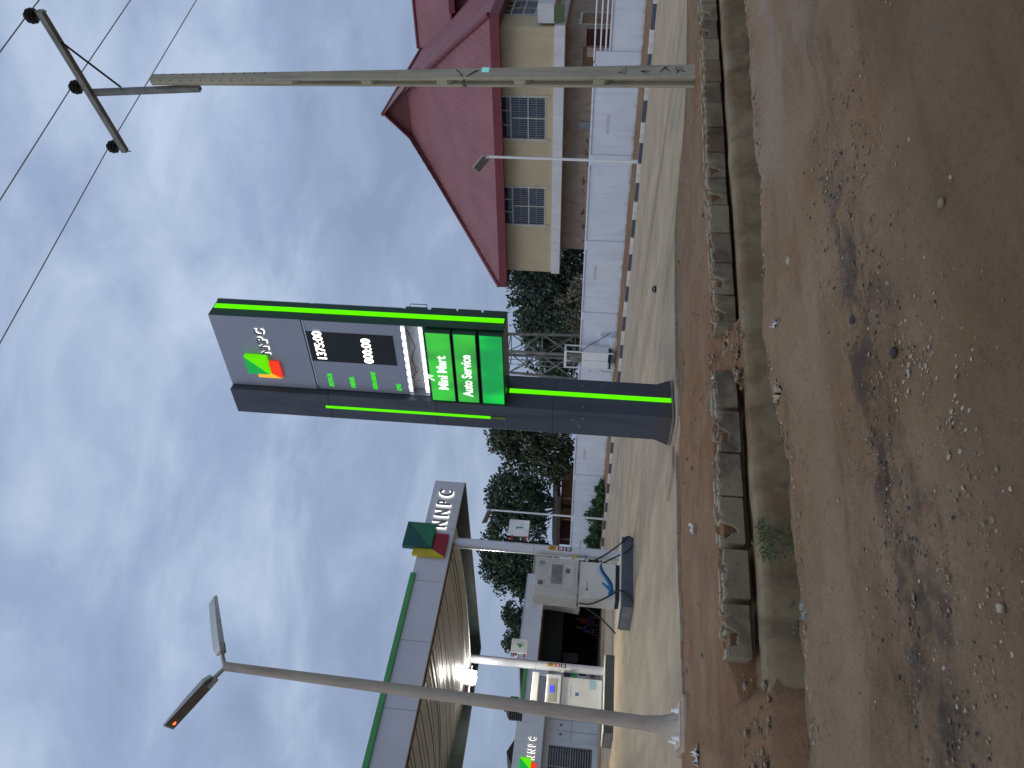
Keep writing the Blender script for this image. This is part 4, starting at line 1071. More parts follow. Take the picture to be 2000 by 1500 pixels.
cg = sthing('meter_cabinet', 'white steel meter cabinet with open top section standing against the wall', 'cabinet', 1.05, 17.4, .45)
mb = MB()
for y_ in (-.55, .50): mb.box(0, .06, y_, y_ + .05, 0, 2.5); mb.box(.5, .56, y_, y_ + .05, 0, 2.5)
mb.box(0, .06, -.5, .5, 2.38, 2.5); mb.box(.06, .5, -.55, -.5, 2.42, 2.5); mb.box(.06, .5, .5, .55, 2.42, 2.5); mb.box(.5, .56, -.5, .5, 2.42, 2.5)
obj('frame', mb, 'white_paint', cg)
mb = MB(); mb.box(.02, .54, -.5, .5, .25, 1.58); dd = obj('lower_box', mb, 'white_paint', cg, .01)
mb = MB(); mb.box(.012, .02, -.004, .004, .28, 1.55); obj('door_joint', mb, 'steel_dark', dd)
mb = MB(); mb.box(.0, .5, -.5, .5, .10, .19); obj('vent_gap', mb, 'black', cg)
mb = MB(); mb.box(.12, .5, -.16, .28, 1.60, 2.15); obj('meter_unit', mb, 'steel_dark', cg, .02)
mb = MB(); mb.box(.08, .12, .0, .2, 1.62, 1.86); obj('meter_window', mb, 'leaf_pale', cg)
mb = MB(); mb.tube([(.1, -.35, 2.0), (.05, -.6, 1.6), (.1, -.9, 1.3), (.4, -1.3, .5), (.4, -1.6, .2)], .018, 6); obj('cable', mb, 'cable', cg)
mb = MB(); mb.tube([(.3, .6, .9), (.4, 1.0, .45), (.6, 1.2, .0)], .014, 6); obj('cable', mb, 'cable', cg)

# lattice mast behind the wall
lm = sthing('lattice_mast', 'grey steel lattice mast rising behind the white wall and the price pylon', 'mast', 6.0, 21.35, .34)
Q = .98; HH = 17.
cor = [(-Q, -Q), (Q, -Q), (Q, Q), (-Q, Q)]
def at_(c, z): k = 1 - .45 * z / HH; return Vector((c[0] * k, c[1] * k, z))
for c in cor:
    mb = MB(); mb.tube([at_(c, 0), at_(c, HH)], .09, 8); obj('leg', mb, 'steel_dark', lm)
lev = [0, 2.2, 4.2, 6.1, 7.9, 9.6, 11.2, 12.7, 14.2, 15.6, 17.0]
for i in range(4):
    a_, b_ = cor[i], cor[(i + 1) % 4]
    for z0, z1 in zip(lev, lev[1:]):
        mb = MB(); mb.tube([at_(a_, z0), at_(b_, z1)], .032, 5); obj('brace', mb, 'steel_dark', lm)
        mb = MB(); mb.tube([at_(b_, z0), at_(a_, z1)], .032, 5); obj('brace', mb, 'steel_dark', lm)
        mb = MB(); mb.tube([at_(a_, z1), at_(b_, z1)], .03, 5); obj('strut', mb, 'steel_dark', lm)
mb = MB()
for y_ in (-.18, .18): mb.tube([(-.9, y_, 0), (-.5, y_, HH)], .025, 5)
for k in range(40): z_ = .4 * k + .3; mb.tube([(-.9 + .4 * z_ / HH, -.18, z_), (-.9 + .4 * z_ / HH, .18, z_)], .014, 4)
obj('ladder', mb, 'steel', lm)

# ------------------------------------------------------------------ house
hs = sthing('house', 'two storey yellow house with steep maroon hip roof behind the white wall', 'house', 9.0, 0, .34)
ZB = .34
def hz_(z): return z - ZB
HA0, HA1, HD = 3.6, 17.4, 24.
def wall_with_holes(mb, along, u0, u1, z0, z1, holes, t0, t1, axis):
    """axis 'y': wall runs along y at x in t0..t1 ; axis 'x': runs along x at y in t0..t1"""
    def bx(a, b, c, d):
        if b - a < 1e-4 or d - c < 1e-4: return
        mb.box(t0, t1, a, b, c, d) if axis == 'y' else mb.box(a, b, t0, t1, c, d)
    hs_ = sorted(holes); cur = u0
    for a, b, c, d in hs_:
        bx(cur, a, z0, z1); bx(a, b, z0, c); bx(a, b, d, z1); cur = b
    bx(cur, u1, z0, z1)
wins = [(6.95, 9.22, hz_(4.42), hz_(7.02)), (11.95, 14.30, hz_(4.42), hz_(7.02))]
mb = MB(); wall_with_holes(mb, 0, HA0, HA1, hz_(4.24), hz_(7.06), wins, 0, .25, 'y')
wx = [(1.75, 4.1, hz_(5.2), hz_(6.95)), (8., 10., hz_(5.2), hz_(6.95))]
wall_with_holes(mb, 0, .25, HD, hz_(4.24), hz_(7.06), wx, HA0, HA0 + .25, 'x')
mb.box(.25, HD, HA1 - .25, HA1, hz_(4.24), hz_(7.06)); mb.box(HD, HD + .25, HA0, HA1, 0, hz_(7.06))
obj('upper_wall', mb, 'yellow', hs)
mb = MB(); mb.box(-.10, HD, HA0 - .1, HA1 + .05, hz_(3.74), hz_(4.24)); obj('floor_band', mb, 'band', hs, .01)
mb = MB(); lw = [(3.95, 4.75, hz_(1.2), hz_(2.75))]
wall_with_holes(mb, 0, HA0 + .3, HA1 - 1.05, 0, hz_(3.73), lw, .95, 1.2, 'y')
wall_with_holes(mb, 0, 1.2, HD, 0, hz_(3.73), [(1.35, 3.3, hz_(1.4), hz_(3.1))], HA0 + .3, HA0 + .55, 'x')
mb.box(1.2, HD, HA1 - 1.3, HA1 - 1.05, 0, hz_(3.73)); obj('lower_wall', mb, 'brown_plaster', hs)
def house_window(u0, u1, z0, z1, axis, t, transom=True):
    w = bpy.data.objects.new('window', None); COL.objects.link(w); w.parent = hs; w.empty_display_size = .1
    def bx(mb, a, b, c, d, d0, d1): mb.box(t + d0, t + d1, a, b, c, d) if axis == 'y' else mb.box(a, b, t + d0, t + d1, c, d)
    zs = z0 + (z1 - z0) * (.10 if transom else .02); zt = z0 + (z1 - z0) * (.76 if transom else .98); um = (u0 + u1) / 2; zm = (zs + zt) / 2
    mb = MB(); bx(mb, u0 - .07, u0 + .05, z0, z1, -.03, .12); bx(mb, u1 - .05, u1 + .07, z0, z1, -.03, .12); bx(mb, u0 + .05, u1 - .05, z1 - .05, z1, -.02, .12)
    bx(mb, u0 + .05, u1 - .05, zs - .05, zs, 0, .12); bx(mb, u0 + .05, u1 - .05, zt, zt + .08, 0, .12); bx(mb, um - .03, um + .03, zs, zt, .01, .1); bx(mb, u0 + .05, um - .03, zm - .03, zm + .03, .01, .1); bx(mb, um + .03, u1 - .05, zm - .03, zm + .03, .01, .1)
    if transom:
        for q in (1, 2): uu = u0 + (u1 - u0) * q / 3; bx(mb, uu - .035, uu + .035, zt + .08, z1 - .05, .02, .1)
    obj('window_frame', mb, 'frame_cream', w)
    if transom:
        mb = MB(); bx(mb, u0 + .05, u1 - .05, z0, zs - .05, .02, .1); obj('apron_panel', mb, 'yellow', w)
    for (a, b) in ((u0 + .05, um - .03), (um + .03, u1 - .05)):
        for (c, d) in ((zs, zm - .03), (zm + .03, zt)):
            mb = MB(); bx(mb, a, b, c, d, .075, .085); obj('pane', mb, 'glass', w)
    mb = MB(); bx(mb, u0 + .05, u1 - .05, zt + .08, z1 - .05, .085, .095); tag(obj('pane', mb, 'glass', w), 'narrow transom panes')
    mb = MB(); k = 0; uu = u0 + .16
    while uu < u1 - .1: bx(mb, uu, uu + .018, zs, zt, .045, .06); uu += .125
    for q in (.25, .5, .75): zz_ = zs + (zt - zs) * q; bx(mb, u0 + .05, u1 - .05, zz_, zz_ + .018, .042, .063)
    obj('burglar_bars', mb, 'bars', w)
    mb = MB(); bx(mb, u0, u1, z0, z1, .2, .22); obj('room_shade_sheet', mb, 'shade_in', w)  # dark sheet standing in for the shade of the room
for a, b, c, d in wins: house_window(a, b, c, d, 'y', 0)
for a, b, c, d in wx: house_window(a, b, c, d, 'x', HA0)
# curtained opening below
mb = MB(); mb.box(1.0, 1.04, 3.95, 4.75, hz_(1.2), hz_(2.75)); obj('curtain', mb, 'maroon', hs)
mb = MB(); mb.box(.90, .95, 4.78, 5.9, hz_(1.0), hz_(2.9)); tag(obj('shutter', mb, 'timber', hs), 'brown wooden shutter beside the curtained opening')
mb = MB(); mb.box(.86, .90, 4.80, 5.25, hz_(1.6), hz_(2.7)); obj('hanging_cloth', mb, 'pink', hs)
mb = MB(); mb.box(1.35, 3.3, HA0 + .36, HA0 + .4, hz_(1.4), hz_(3.1)); obj('ground_window', mb, 'tan_wall', hs)
mb = MB()
for x_ in (1.32, 3.2): mb.box(x_, x_ + .12, HA0 + .26, HA0 + .36, hz_(1.35), hz_(3.15))
mb.box(1.44, 3.2, HA0 + .26, HA0 + .36, hz_(3.02), hz_(3.15)); obj('ground_window_frame', mb, 'frame_cream', hs)
mb = MB(); mb.box(.88, .95, 8.55, 8.95, hz_(2.35), hz_(2.95)); obj('electric_box', mb, 'steel', hs)
# patches of fallen render
mb = MB(); rp_ = random.Random(6)
for k in range(26):
    y_ = rp_.uniform(9.5, 16.0); z_ = hz_(rp_.uniform(2.1, 2.6)); mb.box(.944, .951, y_, y_ + rp_.uniform(.08, .4), z_, z_ + rp_.uniform(.03, .12))
tag(obj('render_scar', mb, 'timber', hs), 'dark scars in the bare plaster')
# corner balcony box
mb = MB(); mb.box(.15, 5.2, HA0 - 1.0, HA0 - .11, hz_(4.25), hz_(5.06)); obj('balcony', mb, 'band', hs, .02)
mb = MB(); mb.box(.10, .15, HA0 - .95, HA0 - .2, hz_(3.80), hz_(4.3)); obj('mossy_patch', mb, 'leaf_weed', hs)
# roof: ribbed sheets
EV = .72; ZE, ZR = hz_(7.22), hz_(14.85); AM = (HA0 + HA1) / 2
e0, e1, en = HA0 - EV, HA1 + EV, -EV
GB = 6.05; GZ = hz_(13.32)           # where the gablet starts
slope = (ZR - ZE) / (AM - e0)
gh = (ZR - GZ) / slope
def sheet(name, quad, nribs, label=None):
    """corrugated sheet between a lower edge (p0->p1) and an upper edge (p3->p2), ribs running up the slope"""
    p0, p1, p2, p3 = [Vector(p) for p in quad]
    nrm = (p1 - p0).cross(p3 - p0)
    if nrm.length < 1e-6: nrm = (p1 - p0).cross(p2 - p0)
    nrm.normalize()
    if nrm.z < 0: nrm = -nrm
    ax = (p1 - p0).normalized(); up = nrm.cross(ax).normalized()
    if up.z < 0: up = -up
    L_ = (p1 - p0).length
    def top_at(u):          # height along 'up' where the sheet stops above base position u
        pts = [((p - p0).dot(ax), (p - p0).dot(up)) for p in (p0, p3, p2, p1)]
        for (ua, va), (ub, vb) in zip(pts, pts[1:]):
            if ua <= u <= ub and ub - ua > 1e-6: return va + (vb - va) * (u - ua) / (ub - ua)
            if ub <= u <= ua and ua - ub > 1e-6: return va + (vb - va) * (u - ua) / (ub - ua)
        return 0
    mb = MB(); us = []
    for k in range(nribs):
        b = L_ * k / nribs; w_ = L_ / nribs
        us += [(b, 0), (b + w_ * .62, 0), (b + w_ * .72, .018), (b + w_ * .90, .018)]
    us.append((L_, 0))
    for (ua, ha), (ub, hb) in zip(us, us[1:]):
        ta, tb = top_at(ua + 1e-5), top_at(ub - 1e-5)
        mb.quad(p0 + ax * ua + nrm * ha, p0 + ax * ub + nrm * hb, p0 + ax * ub + up * tb + nrm * hb, p0 + ax * ua + up * ta + nrm * ha)
    o = obj(name, mb, 'roof', hs)
    if label: tag(o, label)
    return o
RE = HD + 1
sheet('roof_slope', [(en, e0, ZE), (en, e1, ZE), (GB, AM + gh, GZ), (GB, AM - gh, GZ)], 46, 'maroon hip slope facing the road')
sheet('roof_slope', [(en, e0, ZE), (RE, e0, ZE), (RE, AM, ZR), (GB - .6 + gh, AM, ZR)], 74, 'long maroon slope on the right')
sheet('roof_slope', [(RE, e1, ZE), (en, e1, ZE), (GB - .6 + gh, AM, ZR), (RE, AM, ZR)], 74, 'long maroon slope on the far left')
# gablet
mb = MB(); mb.prism([(GB, AM - gh, GZ), (GB, AM + gh, GZ), (GB, AM, ZR)], (.08, 0, 0)); tag(obj('gablet', mb, 'roof_in', hs), 'dark triangular vent under the ridge')
mb = MB()
for sg_ in (-1, 1):
    mb.hexa([(GB - .35, AM, ZR + .0), (GB + 3, AM, ZR), (GB + 3, AM + sg_ * (gh + .05), GZ + .02), (GB - .25, AM + sg_ * (gh + .25), GZ - .12)][::sg_ * -1],
            [(GB - .35, AM, ZR + .09), (GB + 3, AM, ZR + .09), (GB + 3, AM + sg_ * (gh + .05), GZ + .09), (GB - .25, AM + sg_ * (gh + .25), GZ - .05)][::sg_ * -1])
obj('gablet_roof', mb, 'roof', hs)
mb = MB(); mb.tube([(GB - .35, AM, ZR + .06), (RE, AM, ZR + .06)], .13, 8); obj('ridge_cap', mb, 'roof_trim', hs)
for sg_, yy in ((-1, e0), (1, e1)):
    mb = MB(); mb.tube([(en, yy, ZE + .05), (GB, AM + sg_ * gh, GZ + .07)], .13, 8); obj('hip_cap', mb, 'roof_trim', hs)
mb = MB(); mb.box(en - .03, en + .02, e0 - .02, e1 + .02, ZE - .42, ZE + .03); obj('fascia_board', mb, 'roof_trim', hs)
mb = MB(); mb.box(en + .02, RE, e0 - .03, e0 + .02, ZE - .42, ZE + .03); mb.box(en + .02, RE, e1 - .02, e1 + .03, ZE - .42, ZE + .03); obj('fascia_board', mb, 'roof_trim', hs)
mb = MB(); mb.box(en + .02, RE, e0 + .02, e1 - .02, ZE - .36, ZE - .30); obj('soffit', mb, 'roof_in', hs)
# cross gable on the right slope
DX = 17.2; dh = 3.1; zr = hz_(15.1); zl = zr - dh * .98; y1_, y0_ = AM, -2.5
mb = MB()
for sg_ in (-1, 1):
    q = [(DX, y0_, zr), (DX, y1_, zr), (DX + sg_ * dh, y1_, zl), (DX + sg_ * dh, y0_, zl)]
    q2 = [(a, b, c - .12) for a, b, c in q]
    (mb.hexa(q2, q) if sg_ < 0 else mb.hexa(q2[::-1], q[::-1]))
obj('cross_gable', mb, 'roof', hs)
mb = MB(); mb.box(DX - dh + .5, DX + dh - .5, y0_ + .6, y1_ - 1, hz_(8), zl + .05); obj('gable_wall', mb, 'roof_in', hs)
mb = MB(); mb.box(DX - dh - .04, DX - dh + .02, y0_, y1_ - 3.3, zl - .35, zl + .03); obj('gable_fascia', mb, 'roof_trim', hs)
mb = MB(); mb.tube([(DX, y0_, zr + .05), (DX, y1_, zr + .05)], .12, 8); obj('ridge_cap', mb, 'roof_trim', hs)

# ------------------------------------------------------------------ shed beyond the wall
sd = sthing('open_shed', 'low open shed with a dark sheet roof and tan inner wall beyond the white wall', 'shed', 12, 46.5, .34)
mb = MB(); mb.hexa([(-.6, -5.6, 2.95), (-.6, 6, 2.95), (4, 6, 3.6), (4, -5.6, 3.6)][::-1], [(-.6, -5.6, 3.25), (-.6, 6, 3.25), (4, 6, 3.9), (4, -5.6, 3.9)][::-1]); obj('roof', mb, 'rust_roof', sd)
mb = MB(); mb.box(3, 3.2, -5.4, 2, 0, 3.1); obj('back_wall', mb, 'tan_wall', sd)
mb = MB(); mb.box(3, 3.2, 2, 5.8, 0, 3.1); tag(obj('back_wall', mb, 'maroon', sd), 'dark stretch of back wall')
for y_ in (-5, -2.2, .6, 3.2, 5.6):
    mb = MB(); mb.box(-.2, -.05, y_, y_ + .15, 0, 3); obj('post', mb, 'timber', sd)

# ------------------------------------------------------------------ trees and shrubs
def leaf_cloud(clumps, size, per, seed, flat=.6):
    r = random.Random(seed); mb = MB()
    for (cx, cy, cz_, rx, rz_) in clumps:
        for _ in range(int(per * rx * rx)):
            d = Vector((r.gauss(0, 1), r.gauss(0, 1), r.gauss(0, 1)))
            d.normalize(); rad = r.random() ** .5 * (1 + .35 * noise.noise(d * 1.7 + Vector((cx, cy, cz_))) )
            p = Vector((cx + d.x * rx * rad, cy + d.y * rx * rad, cz_ + d.z * rz_ * rad))
            p += Vector((noise.noise(p * .9) * .35, noise.noise(p * .9 + Vector((7, 0, 0))) * .35, noise.noise(p * .9 + Vector((0, 9, 0))) * .3)) * rx
            s_ = size * r.uniform(.6, 1.35)
            a = Vector((r.gauss(0, 1), r.gauss(0, 1), r.gauss(0, flat))).normalized()
            b = a.orthogonal().normalized(); th = r.uniform(0, 6.28)
            b = (b * math.cos(th) + a.cross(b) * math.sin(th))
            c = a.cross(b)
            mb.add([p - b * s_, p + c * s_ * .5 + a * s_ * .15, p + b * s_, p - c * s_ * .5 + a * s_ * .15], [(0, 1, 2, 3)])
    return mb
def tree(name, label, n_, a_, z_, trunk, clumps, size, per, m, seed, group='trees beyond the wall'):
    """clumps in site offsets (dn, da, z, r, rz) relative to the trunk foot"""
    t = sthing(name, label, 'tree', n_, a_, z_, group)
    mb = MB(); h, r0 = trunk
    mb.tube([(0, 0, -.2), (.1, .08, h * .4), (.02, -.05, h)], [r0, r0 * .8, r0 * .6], 9)
    for c in clumps:
        top = Vector((c[0], c[1], c[2])); st = Vector((.05, 0, h * .75)); md = st.lerp(top, .5) + Vector((0, 0, -.12 * c[3]))
        mb.tube([st, md, top], [r0 * .42, r0 * .28, r0 * .1], 6)
        for q in range(3):
            d = Vector((random.uniform(-1, 1), random.uniform(-1, 1), random.uniform(-.2, .9))) * c[3] * .85
            mb.tube([md.lerp(top, .6), md.lerp(top, .8) + d * .5, top + d], [r0 * .16, r0 * .1, r0 * .04], 5)
    obj('trunk', mb, 'bark', t)
    o = obj('crown', leaf_cloud(clumps, size * .66, per * 1.6, seed), m, t)
    return t
tree('tree', 'loose blue green tree between the yellow house and the lattice mast', 14, 23.4, .34, (3.2, .22), [(0, -2.2, 6.4, 1.35, 1.2), (.6, -.8, 5.0, 1.6, 1.2), (-.3, 1.2, 4.9, 1.2, 1.0), (0, 2.0, 5.7, .8, .8), (.2, -2.4, 4.4, 1.5, 1.2), (0, .4, 3.4, 1.7, 1.1), (.2, -3.6, 3.4, 1.3, 1.2), (.4, -4.6, 2.6, 1.3, 1.2), (.2, -2.4, 2.6, 1.3, 1.0), (.6, -5.8, 3.0, 1.2, 1.6)], .26, 210, 'leaf_blue', 1)
tree('tree', 'dense dark tree directly behind the lattice mast', 17, 24.4, .34, (3, .25), [(0, -1.8, 5.8, 1.4, 1.2), (0, .6, 6.0, 1.9, 1.5), (0, 2.6, 5.4, 1.5, 1.5), (0, -.6, 4, 2.0, 1.3), (0, 2.2, 3.2, 1.9, 1.3), (0, 4.6, 4.2, 1.9, 1.8), (.5, 3.6, 5.9, 1.6, 1.5), (1, 6.2, 4.6, 2.0, 2.0), (1, 8.2, 3.6, 2.0, 1.6), (.5, 5.2, 2.4, 1.8, 1.2)], .28, 230, 'leaf_dark', 2)
tree('tree', 'wide leafy tree seen just left of the pylon column', 14, 37.9, .34, (3.5, .3), [(0, -2.4, 8.1, 1.9, 1.2), (0, -.6, 7.9, 1.7, 1.3), (.5, 1.4, 7.0, 1.6, 1.1), (0, -3.2, 6.2, 2.0, 1.6), (0, -.6, 5.2, 2.2, 1.6), (0, 2.2, 5.3, 1.5, 1.3), (0, -3.0, 3.6, 2.0, 1.2), (0, 1.2, 3.2, 2.0, 1.2), (0, 3.0, 3.6, 1.3, 1.0)], .30, 170, 'leaf_brown', 3)
tree('tree', 'spreading tree above the open shed with a solar lamp in front', 15, 46.5, .34, (3.5, .35), [(0, -2.6, 8.2, 1.5, 1.2), (0, -.6, 9.0, 1.6, 1.1), (0, 1.6, 8.8, 1.6, 1.2), (0, -2.4, 6.4, 1.6, 1.1), (0, .2, 7.0, 1.8, 1.3), (0, 2.8, 7.2, 1.6, 1.3), (0, -.8, 5.2, 1.9, 1.1), (0, 2.4, 5.4, 1.9, 1.2), (0, 4.2, 9.2, 1.1, .9)], .30, 165, 'leaf_dark', 4)
tree('tree', 'big dark tree behind the plastic wrapped pump', 15, 56.2, .34, (3.5, .4), [(0, -2.6, 9.6, 1.9, 1.2), (0, -.2, 9.9, 2.0, 1.2), (0, 2.2, 8.6, 1.8, 1.3), (0, -2.6, 7.4, 2.0, 1.5), (0, .6, 7.4, 2.3, 1.5), (0, 3.2, 6.8, 1.8, 1.3), (0, -1.8, 5.2, 2.2, 1.4), (0, 2.4, 4.8, 2.2, 1.4), (0, 4.6, 5.6, 1.4, 1.0)], .33, 165, 'leaf_dark', 5)
tree('tree', 'distant tree top showing over the service bay roof, the right one', 18, 71.2, .34, (5, .3), [(0, -.8, 8.6, 1.5, 1.1), (0, .8, 8.2, 1.3, 1.1), (0, 0, 6.6, 1.9, 1.4)], .33, 150, 'leaf_dark', 6)
tree('tree', 'distant tree top showing over the service bay roof, the left one', 18, 76.5, .34, (5, .3), [(0, -1.2, 8.2, 1.4, 1.2), (0, .6, 8.6, 1.4, 1.1), (0, 0, 6.6, 2.0, 1.6)], .33, 150, 'leaf_dark', 7)
def shrub(name, label, w, z, rot, clumps, size, per, m, seed, cat='shrub', group=None, stems=True):
    t = thing(name, label, cat, w, rot, group)
    obj('foliage', leaf_cloud(clumps, size, per, seed), m, t)
    if stems:
        mb = MB()
        for c in clumps:
            mb.tube([(c[0] * .3, c[1] * .3, -.03), (c[0] * .7, c[1] * .7, c[2] * .5), (c[0], c[1], c[2])], [.02 * c[3] + .004, .014 * c[3] + .003, .004], 5)
        obj('stem', mb, 'bark', t)
    return t
shrub('shrub', 'pale dry shrub showing above the wall beside the lattice mast', S(8, 18.3, .34), 0, SROT, [(0, -.2, 2.3, .8, .7), (0, 1.5, 2.6, .6, .9), (0, .5, 3.2, .45, .6), (0, -1.1, 2.1, .55, .6), (0, 1.2, 1.6, .9, .8), (0, 2.3, 2.2, .6, .8)], .10, 420, 'leaf_pale', 21)
shrub('shrub', 'brownish shrub at the foot of the lattice mast behind the wall', S(9.5, 22.8, .34), 0, SROT, [(0, 0, 2.6, 1.2, 1.2), (0, 1.2, 2.0, 1.1, 1.0)], .17, 260, 'leaf_brown', 22)
rs = random.Random(5)
for i, (a_, h_, lab) in enumerate(((27.9, .40, 'tuft of creeper at the foot of the wall, nearest the pylon'), (29.2, .55, 'low green creeper along the wall foot right of the lamp post'), (30.5, .95, 'tallest green bush hiding the foot of the far lamp post'), (31.8, .6, 'green bush on the kerb bank left of the far lamp post'), (33.1, .85, 'green bush on the kerb bank right of the near canopy column'), (34.6, .6, 'green bush at the wall foot behind the near canopy column'), (36.2, .5, 'green bush glimpsed between column and wrapped pump'))):
    shrub('bush', lab, S(1.35, a_, .3), 0, SROT, [(rs.uniform(-.2, .2), -.35, h_ * .45, .45, h_ * .5), (rs.uniform(-.2, .2), .25, h_ * .6, .5, h_ * .55), (-.25, .0, h_ * .3, .5, h_ * .35), (.1, .0, h_ * .95, .28, .25)], .09, 1300, 'leaf_bush', 30 + i, 'bush', 'bushes along the wall foot')

# ------------------------------------------------------------------ slim white solar lamps by the kerb
def solar_lamp(lab, n_, a_, z_, h, lean, big, tilt):
    t = sthing('solar_lamp', lab, 'street lamp', n_, a_, z_, 'slim white solar lamps along the kerb')
    mb = MB(); mb.tube([(0, 0, -.1), (0, 0, .4)], .075, 12); obj('sleeve', mb, 'white_paint', t)
    mb = MB(); mb.tube([(0, 0, .4), (lean, 0, h)], [.06, .05], 12); obj('pole', mb, 'white_paint', t)
    hd = bpy.data.objects.new('lamp_head', None); COL.objects.link(hd); hd.parent = t; hd.location = (lean, 0, h); hd.rotation_mode = 'YXZ'; hd.rotation_euler = (R(tilt), R(52), R(18))
    L_, W_ = big
    mb = MB(); mb.box(-W_ / 2, W_ / 2, .05, L_, .0, .05); obj('housing', mb, 'lamp_body', hd, .012)
    mb = MB(); mb.box(-W_ / 2 + .03, W_ / 2 - .03, .09, L_ - .04, -.006, 0); obj('led_plate', mb, 'led_panel', hd)
    mb = MB(); mb.tube([(0, -.03, -.05), (0, .12, .02)], .035, 8); obj('bracket', mb, 'lamp_body', hd)
    return t
solar_lamp('slim white solar lamp in front of the yellow house', .40, 6.1, .12, 6.25, .02, (.75, .42), 40)
solar_lamp('slim white solar lamp with its head among the trees, left of the pylon', .55, 29.6, .12, 7.1, .02, (1.1, .4), 20)

# ------------------------------------------------------------------ big street lamp on the left
lp = thing('street_lamp', 'tall tapered grey street lamp with two solar heads on the verge', 'street lamp', (-4.52, 10.67, .12), DROT)
top = Vector((0.16, .02, 6.48)); topl = Matrix.Rotation(-DROT, 3, 'Z') @ Vector((.17, .04, 6.48))
mb = MB(); mb.tube([(0, 0, .0), (0, 0, .05), (0, 0, .2), (0, 0, .45), topl * .3 + Vector((0, 0, .0)), topl], [.19, .165, .125, .098, .092, .064], 8, True)
pl = obj('pole', mb, 'lamp_conc', lp)
for p in pl.data.polygons: p.use_smooth = True
for k in range(4):
    a_ = R(45 + 90 * k); mb = MB(); mb.lathe([(.035, 0), (.035, .06), (.02, .08), (.02, .11)], 6, (.24 * math.cos(a_), .24 * math.sin(a_), -.02)); obj('anchor_nut', mb, 'print_white', lp)
mb = MB(); mb.box(-.28, .28, -.28, .28, -.025, .0); obj('flange', mb, 'lamp_conc', lp)
def solar_head(dirx, pitch, yaw, roll, L_, up_off, lab):
    h = bpy.data.objects.new('lamp_head', None); COL.objects.link(h); h.parent = lp; h.location = topl + Vector((0, 0, up_off)); h['label'] = lab
    h.rotation_euler = (roll, -pitch, yaw)
    mb = MB(); mb.tube([(-.03, 0, -.02), (.26, 0, 0)], .032, 10); obj('spigot', mb, 'lamp_body', h)
    mb = MB()
    sec = [(.20, .11, .05), (.30, .165, .065), (.62, .165, .06), (L_, .16, .03)]
    for (x0, w0, h0), (x1, w1, h1) in zip(sec, sec[1:]):
        mb.hexa([(x0, -w0, -.01), (x1, -w1, -.01), (x1, w1, -.01), (x0, w0, -.01)], [(x0, -w0 * .8, h0), (x1, -w1 * .8, h1), (x1, w1 * .8, h1), (x0, w0 * .8, h0)])
    obj('housing', mb, 'lamp_body', h, .008)
    mb = MB(); mb.box(.24, L_ - .03, -.135, .135, -.018, -.012); pn_ = obj('led_plate', mb, 'led_panel', h)
    mb = MB()
    for q in range(5): mb.box(.30 + q * .14, .305 + q * .14, -.13, .13, -.022, -.018)
    obj('plate_rib', mb, 'steel_dark', h)
    mb = MB(); mb.lathe([(0, -.03), (.02, -.028), (.026, -.018), (.026, -.012)], 12, (L_ - .09, -.02, 0)); obj('indicator', mb, 'red_led' if 'left' in lab else 'screen', h)
    mb = MB(); mb.box(.18, .34, -.05, .05, -.06, -.012); obj('clamp', mb, 'lamp_body', h, .01)
    return h
solar_head(-1, R(32), R(180), R(0), 1.04, .0, 'left head with its dark underside showing and a red light')
solar_head(1, R(26), R(0), R(38), 1.04, .02, 'right head seen nearly edge on')
lf = thing('lamp_footing', 'muddy concrete block footing under the tall grey street lamp', 'footing', (-4.52, 10.67, 0), DROT)
mb = MB(); mb.box(-.36, .36, -.40, .36, -.12, .095); obj('block', mb, 'foot_conc', lf, .04)

# ------------------------------------------------------------------ concrete power pole
PB = Vector((5.56, 13.62, .0)); 
up_ = thing('power_pole', 'tapered concrete power pole with recessed sides and steel crossarm at the drain', 'power pole', PB, DROT)
lean = Matrix.Rotation(-DROT, 3, 'Z') @ Vector((-.25, .09, 0))
ZT = 10.14
def sec(z, fx0, fx1, fy0, fy1):
    k = 1 - .47 * z / ZT; o_ = lean * (z / ZT); hx, hy = .175 * k, .12 * k
    return [(o_.x + hx * fx0, o_.y + hy * fy0, z), (o_.x + hx * fx1, o_.y + hy * fy0, z), (o_.x + hx * fx1, o_.y + hy * fy1, z), (o_.x + hx * fx0, o_.y + hy * fy1, z)]
mb = MB()
def seg(z0, z1, fx0, fx1, fy0, fy1): mb.hexa(sec(z0, fx0, fx1, fy0, fy1), sec(z1, fx0, fx1, fy0, fy1))
seg(-.3, ZT, -1, 1, -1, -.50); seg(-.3, ZT, -1, 1, .50, 1)
rec = [(.08, 1.65), (1.85, 3.05), (3.25, 4.45), (4.65, 5.85), (6.05, 7.35)]
cur = -.3
for a_, b_ in rec:
    seg(cur, a_, -1, 1, -.499, .499); seg(a_, b_, -.35, .35, -.499, .499)
    mb.hexa(sec(b_ - .13, -.36, .36, -.498, .498), sec(b_, -1, 1, -.498, .498))
    cur = b_
seg(cur, ZT, -1, 1, -.499, .499)
pole = obj('shaft', mb, 'pole_conc', up_, .012, seg=1)
mb = MB()
for k in range(11):
    s_ = sec(7.9 + k * .2, -1.02, -.97, -.9, -.7); mb.hexa(s_, [(x, y, z + .03) for x, y, z in s_])
    s_ = sec(7.9 + k * .2, .5, .8, -1.03, -.98); mb.hexa(s_, [(x, y, z + .03) for x, y, z in s_])
obj('step_hole', mb, 'black', up_)
mb = MB(); z_ = 4.45; o_ = lean * (z_ / ZT)
ring = lambda z, tl: [(o_.x + .17 * math.cos(t), o_.y + .125 * math.sin(t), z + tl * math.cos(t)) for t in [k * math.pi / 8 for k in range(17)]]
mb.tube(ring(4.25, .12), .009, 5); mb.tube(ring(4.0, -.18), .009, 5); obj('binding_wire', mb, 'cable', up_)
